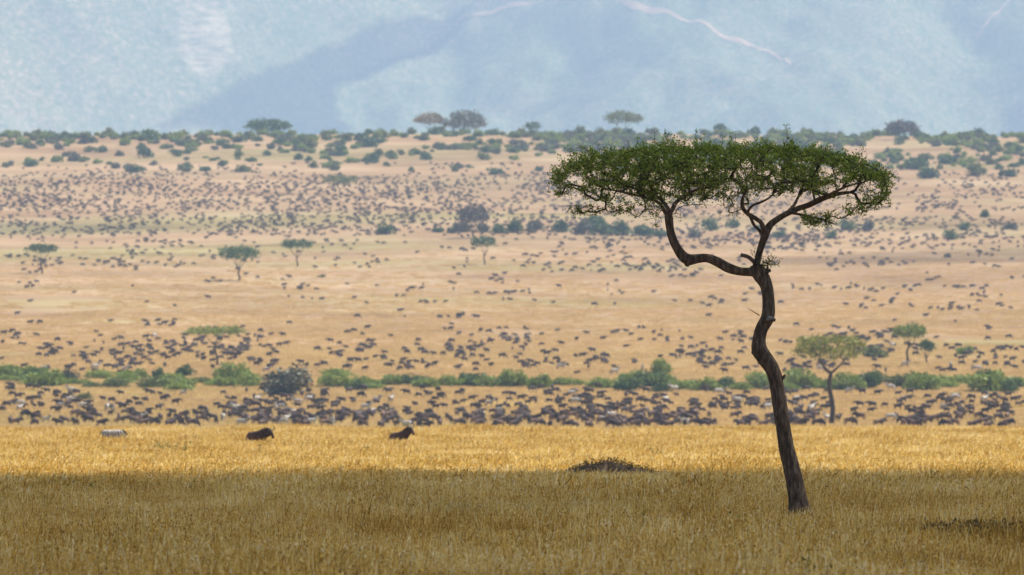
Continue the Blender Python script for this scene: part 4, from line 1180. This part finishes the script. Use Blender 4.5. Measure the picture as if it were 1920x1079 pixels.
# the thousands beyond: one mass of small animals
LOW = []
for p in POSES:
    m_ = whole('wildebeest', p, 0.06, 170)
    v = np.empty(len(m_.vertices) * 3, np.float32); m_.vertices.foreach_get('co', v)
    m_.calc_loop_triangles(); t = np.empty(len(m_.loop_triangles) * 3, np.int32); m_.loop_triangles.foreach_get('vertices', t)
    g2, hn, mn, tl = animal('wildebeest', p)
    body = fuse(g2, 0.06, 190)
    v = np.empty(len(body.vertices) * 3, np.float32); body.vertices.foreach_get('co', v)
    body.calc_loop_triangles(); t = np.empty(len(body.loop_triangles) * 3, np.int32); body.loop_triangles.foreach_get('vertices', t)
    LOW.append((v.reshape(-1, 3).astype(float), t.reshape(-1, 3).copy()))
    bpy.data.meshes.remove(m_); bpy.data.meshes.remove(body)
g = Geo()
for q in rest:
    v, t = LOW[ra.integers(3)]
    a = (0 if ra.uniform() < .6 else math.pi) + ra.normal() * 0.7; s_ = ra.uniform(0.66, 1.0)
    c, s2 = math.cos(a), math.sin(a)
    g.add(np.stack([v[:, 0] * c - v[:, 1] * s2, v[:, 0] * s2 + v[:, 1] * c, v[:, 2]], 1) * s_ + np.array(q[2:5]), None, t)
tag(obj('distant_herd', g.mesh('distant_herd', True), M['herd']), 'thousands of dark wildebeest spread over the far plain and slope', 'herd', kind='stuff')

# ------------------------------------------------------------------ mound, weeds and herbs in the foreground
def weed(name, cx_, cy_, rx, ry, n, h0, h1, leaf, mat, rg_, origin, parent=None, zf=None):
    g_ = Geo(); Lv = []
    for _ in range(n):
        a, r = rg_.uniform(0, 6.28), math.sqrt(rg_.uniform())
        x_, y_ = cx_ + rx * r * math.cos(a), cy_ + ry * r * math.sin(a)
        z_ = zf(x_, y_) if zf else 0.0
        h = rg_.uniform(h0, h1); dx, dy = rg_.normal(0, .18, 2) * h
        P = np.array([[x_, y_, z_ - .04], [x_ + dx * .4, y_ + dy * .4, z_ + h * .6], [x_ + dx, y_ + dy, z_ + h]])
        tube(g_, P, [.007, .005, .003], 3, False)
        for k in range(5):
            t = rg_.uniform(.35, 1); Lv.append(P[0] * (1 - t) + P[2] * t + rg_.normal(size=3) * .03)
    V_, Q_ = leaf_quads(np.array(Lv), leaf, rg_, 1.8, .5)
    g_.add(V_, Q_)
    o = obj(name, g_.mesh(name), mat, parent)
    if parent is None: o.location = origin
    return o
rw = np.random.default_rng(44)
mx, md_, mz = near(1140, 893)
mound = empty('termite_mound', (mx, md_, mz)); tag(mound, 'low dark earth mound overgrown with weeds at the shadow edge', 'mound')
mw = 300 / F * md_ / 2
def mound_h(x_, y_):
    u, v = x_ / mw, y_ / (mw * .8)
    r2 = u * u + v * v
    sk = 1.0 * math.exp(-(((u + .18) / .40) ** 2 + (v / .6) ** 2)) * .42 + .72 * math.exp(-(((u - .25) / .55) ** 2 + (v / .6) ** 2)) * .5
    return (.66 + sk * 0.55) * max(0, 1 - r2) ** .5 + .05 * float(fbm(np.array(x_ * 3), np.array(y_ * 3), 3, 4)) - .06
n1, n2 = 46, 30
V, Qm = [], []
for i in range(n2 + 1):
    for j in range(n1 + 1):
        u = -1.05 + 2.1 * j / n1; v = -1.05 + 2.1 * i / n2
        x_, y_ = u * mw, v * mw * .8
        V.append((x_, y_, mound_h(x_, y_) if u * u + v * v < 1 else -.2))
for i in range(n2):
    for j in range(n1):
        a = i * (n1 + 1) + j; Qm.append((a, a + 1, a + n1 + 2, a + n1 + 1))
obj('earth', npmesh('earth', V, np.array(Qm), True), M['soil'], mound)
wd_ = weed('weeds', 0, 0, mw * .97, mw * .7, 800, .05, .15, .05, M['weed_dark'], rw, None, mound, lambda a, b_: max(-.05, mound_h(a, b_)))
wd_['kind'] = 'stuff'
x_, d_, z_ = near(1845, 992)
wp = weed('weed_patch', 0, 0, 1.0, 6.5, 2200, .34, .60, .06, M['weed_dark'], rw, (x_, d_, z_)); tag(wp, 'low dark patch of tangled weeds in the shaded grass', 'weeds')
HL = ['leafy green herb poking out of the sunlit golden grass', 'small green herb poking out of the shaded brown grass']
for px, py, wpx, sh in [(300, 848, 46, 0), (318, 852, 24, 0), (350, 853, 20, 0), (190, 852, 12, 0), (489, 854, 12, 0), (692, 852, 12, 0), (1236, 858, 14, 0), (155, 918, 14, 1), (136, 916, 16, 1), (362, 926, 12, 1), (1552, 898, 14, 1), (1738, 902, 24, 1), (1204, 990, 20, 1), (1362, 992, 10, 1), (1516, 1076, 22, 1), (203, 1032, 10, 1), (982, 925, 10, 1)]:
    x_, d_, z_ = near(px, py)
    rr = wpx / F * d_ / 2
    o = weed('green_herb', 0, 0, rr, rr, max(6, int(wpx / 2)), *((.85, 1.15) if sh == 0 else (.55, .82)), .085, M['herb'], rw, (x_, d_, z_))
    tag(o, HL[sh], 'herb', ['herbs in sunlit grass', 'herbs in shaded grass'][sh])

# ------------------------------------------------------------------ haze: one closed box of air round the whole scene
def box(name, x0, x1, y0, y1, z0, z1):
    V = [(x, y, z) for z in (z0, z1) for y in (y0, y1) for x in (x0, x1)]
    Qb = [(0, 2, 3, 1), (4, 5, 7, 6), (0, 1, 5, 4), (2, 6, 7, 3), (0, 4, 6, 2), (1, 3, 7, 5)]
    return npmesh(name, V, np.array(Qb))
m, nd, lk = new_mat('haze_air')
out = nd.new('ShaderNodeOutputMaterial')
pv = nd.new('ShaderNodeVolumePrincipled')
pv.inputs['Color'].default_value = (0.385, 0.58, 0.89, 1)
pv.inputs['Density'].default_value = 7.0e-5
pv.inputs['Anisotropy'].default_value = 0.0
lk.new(pv.outputs[0], out.inputs['Volume'])
tag(obj('haze', box('haze', -8600, 8600, -3800, 21500, -2.5, 1250), m), 'pale blue haze over the plain and hills', 'haze', kind='stuff')
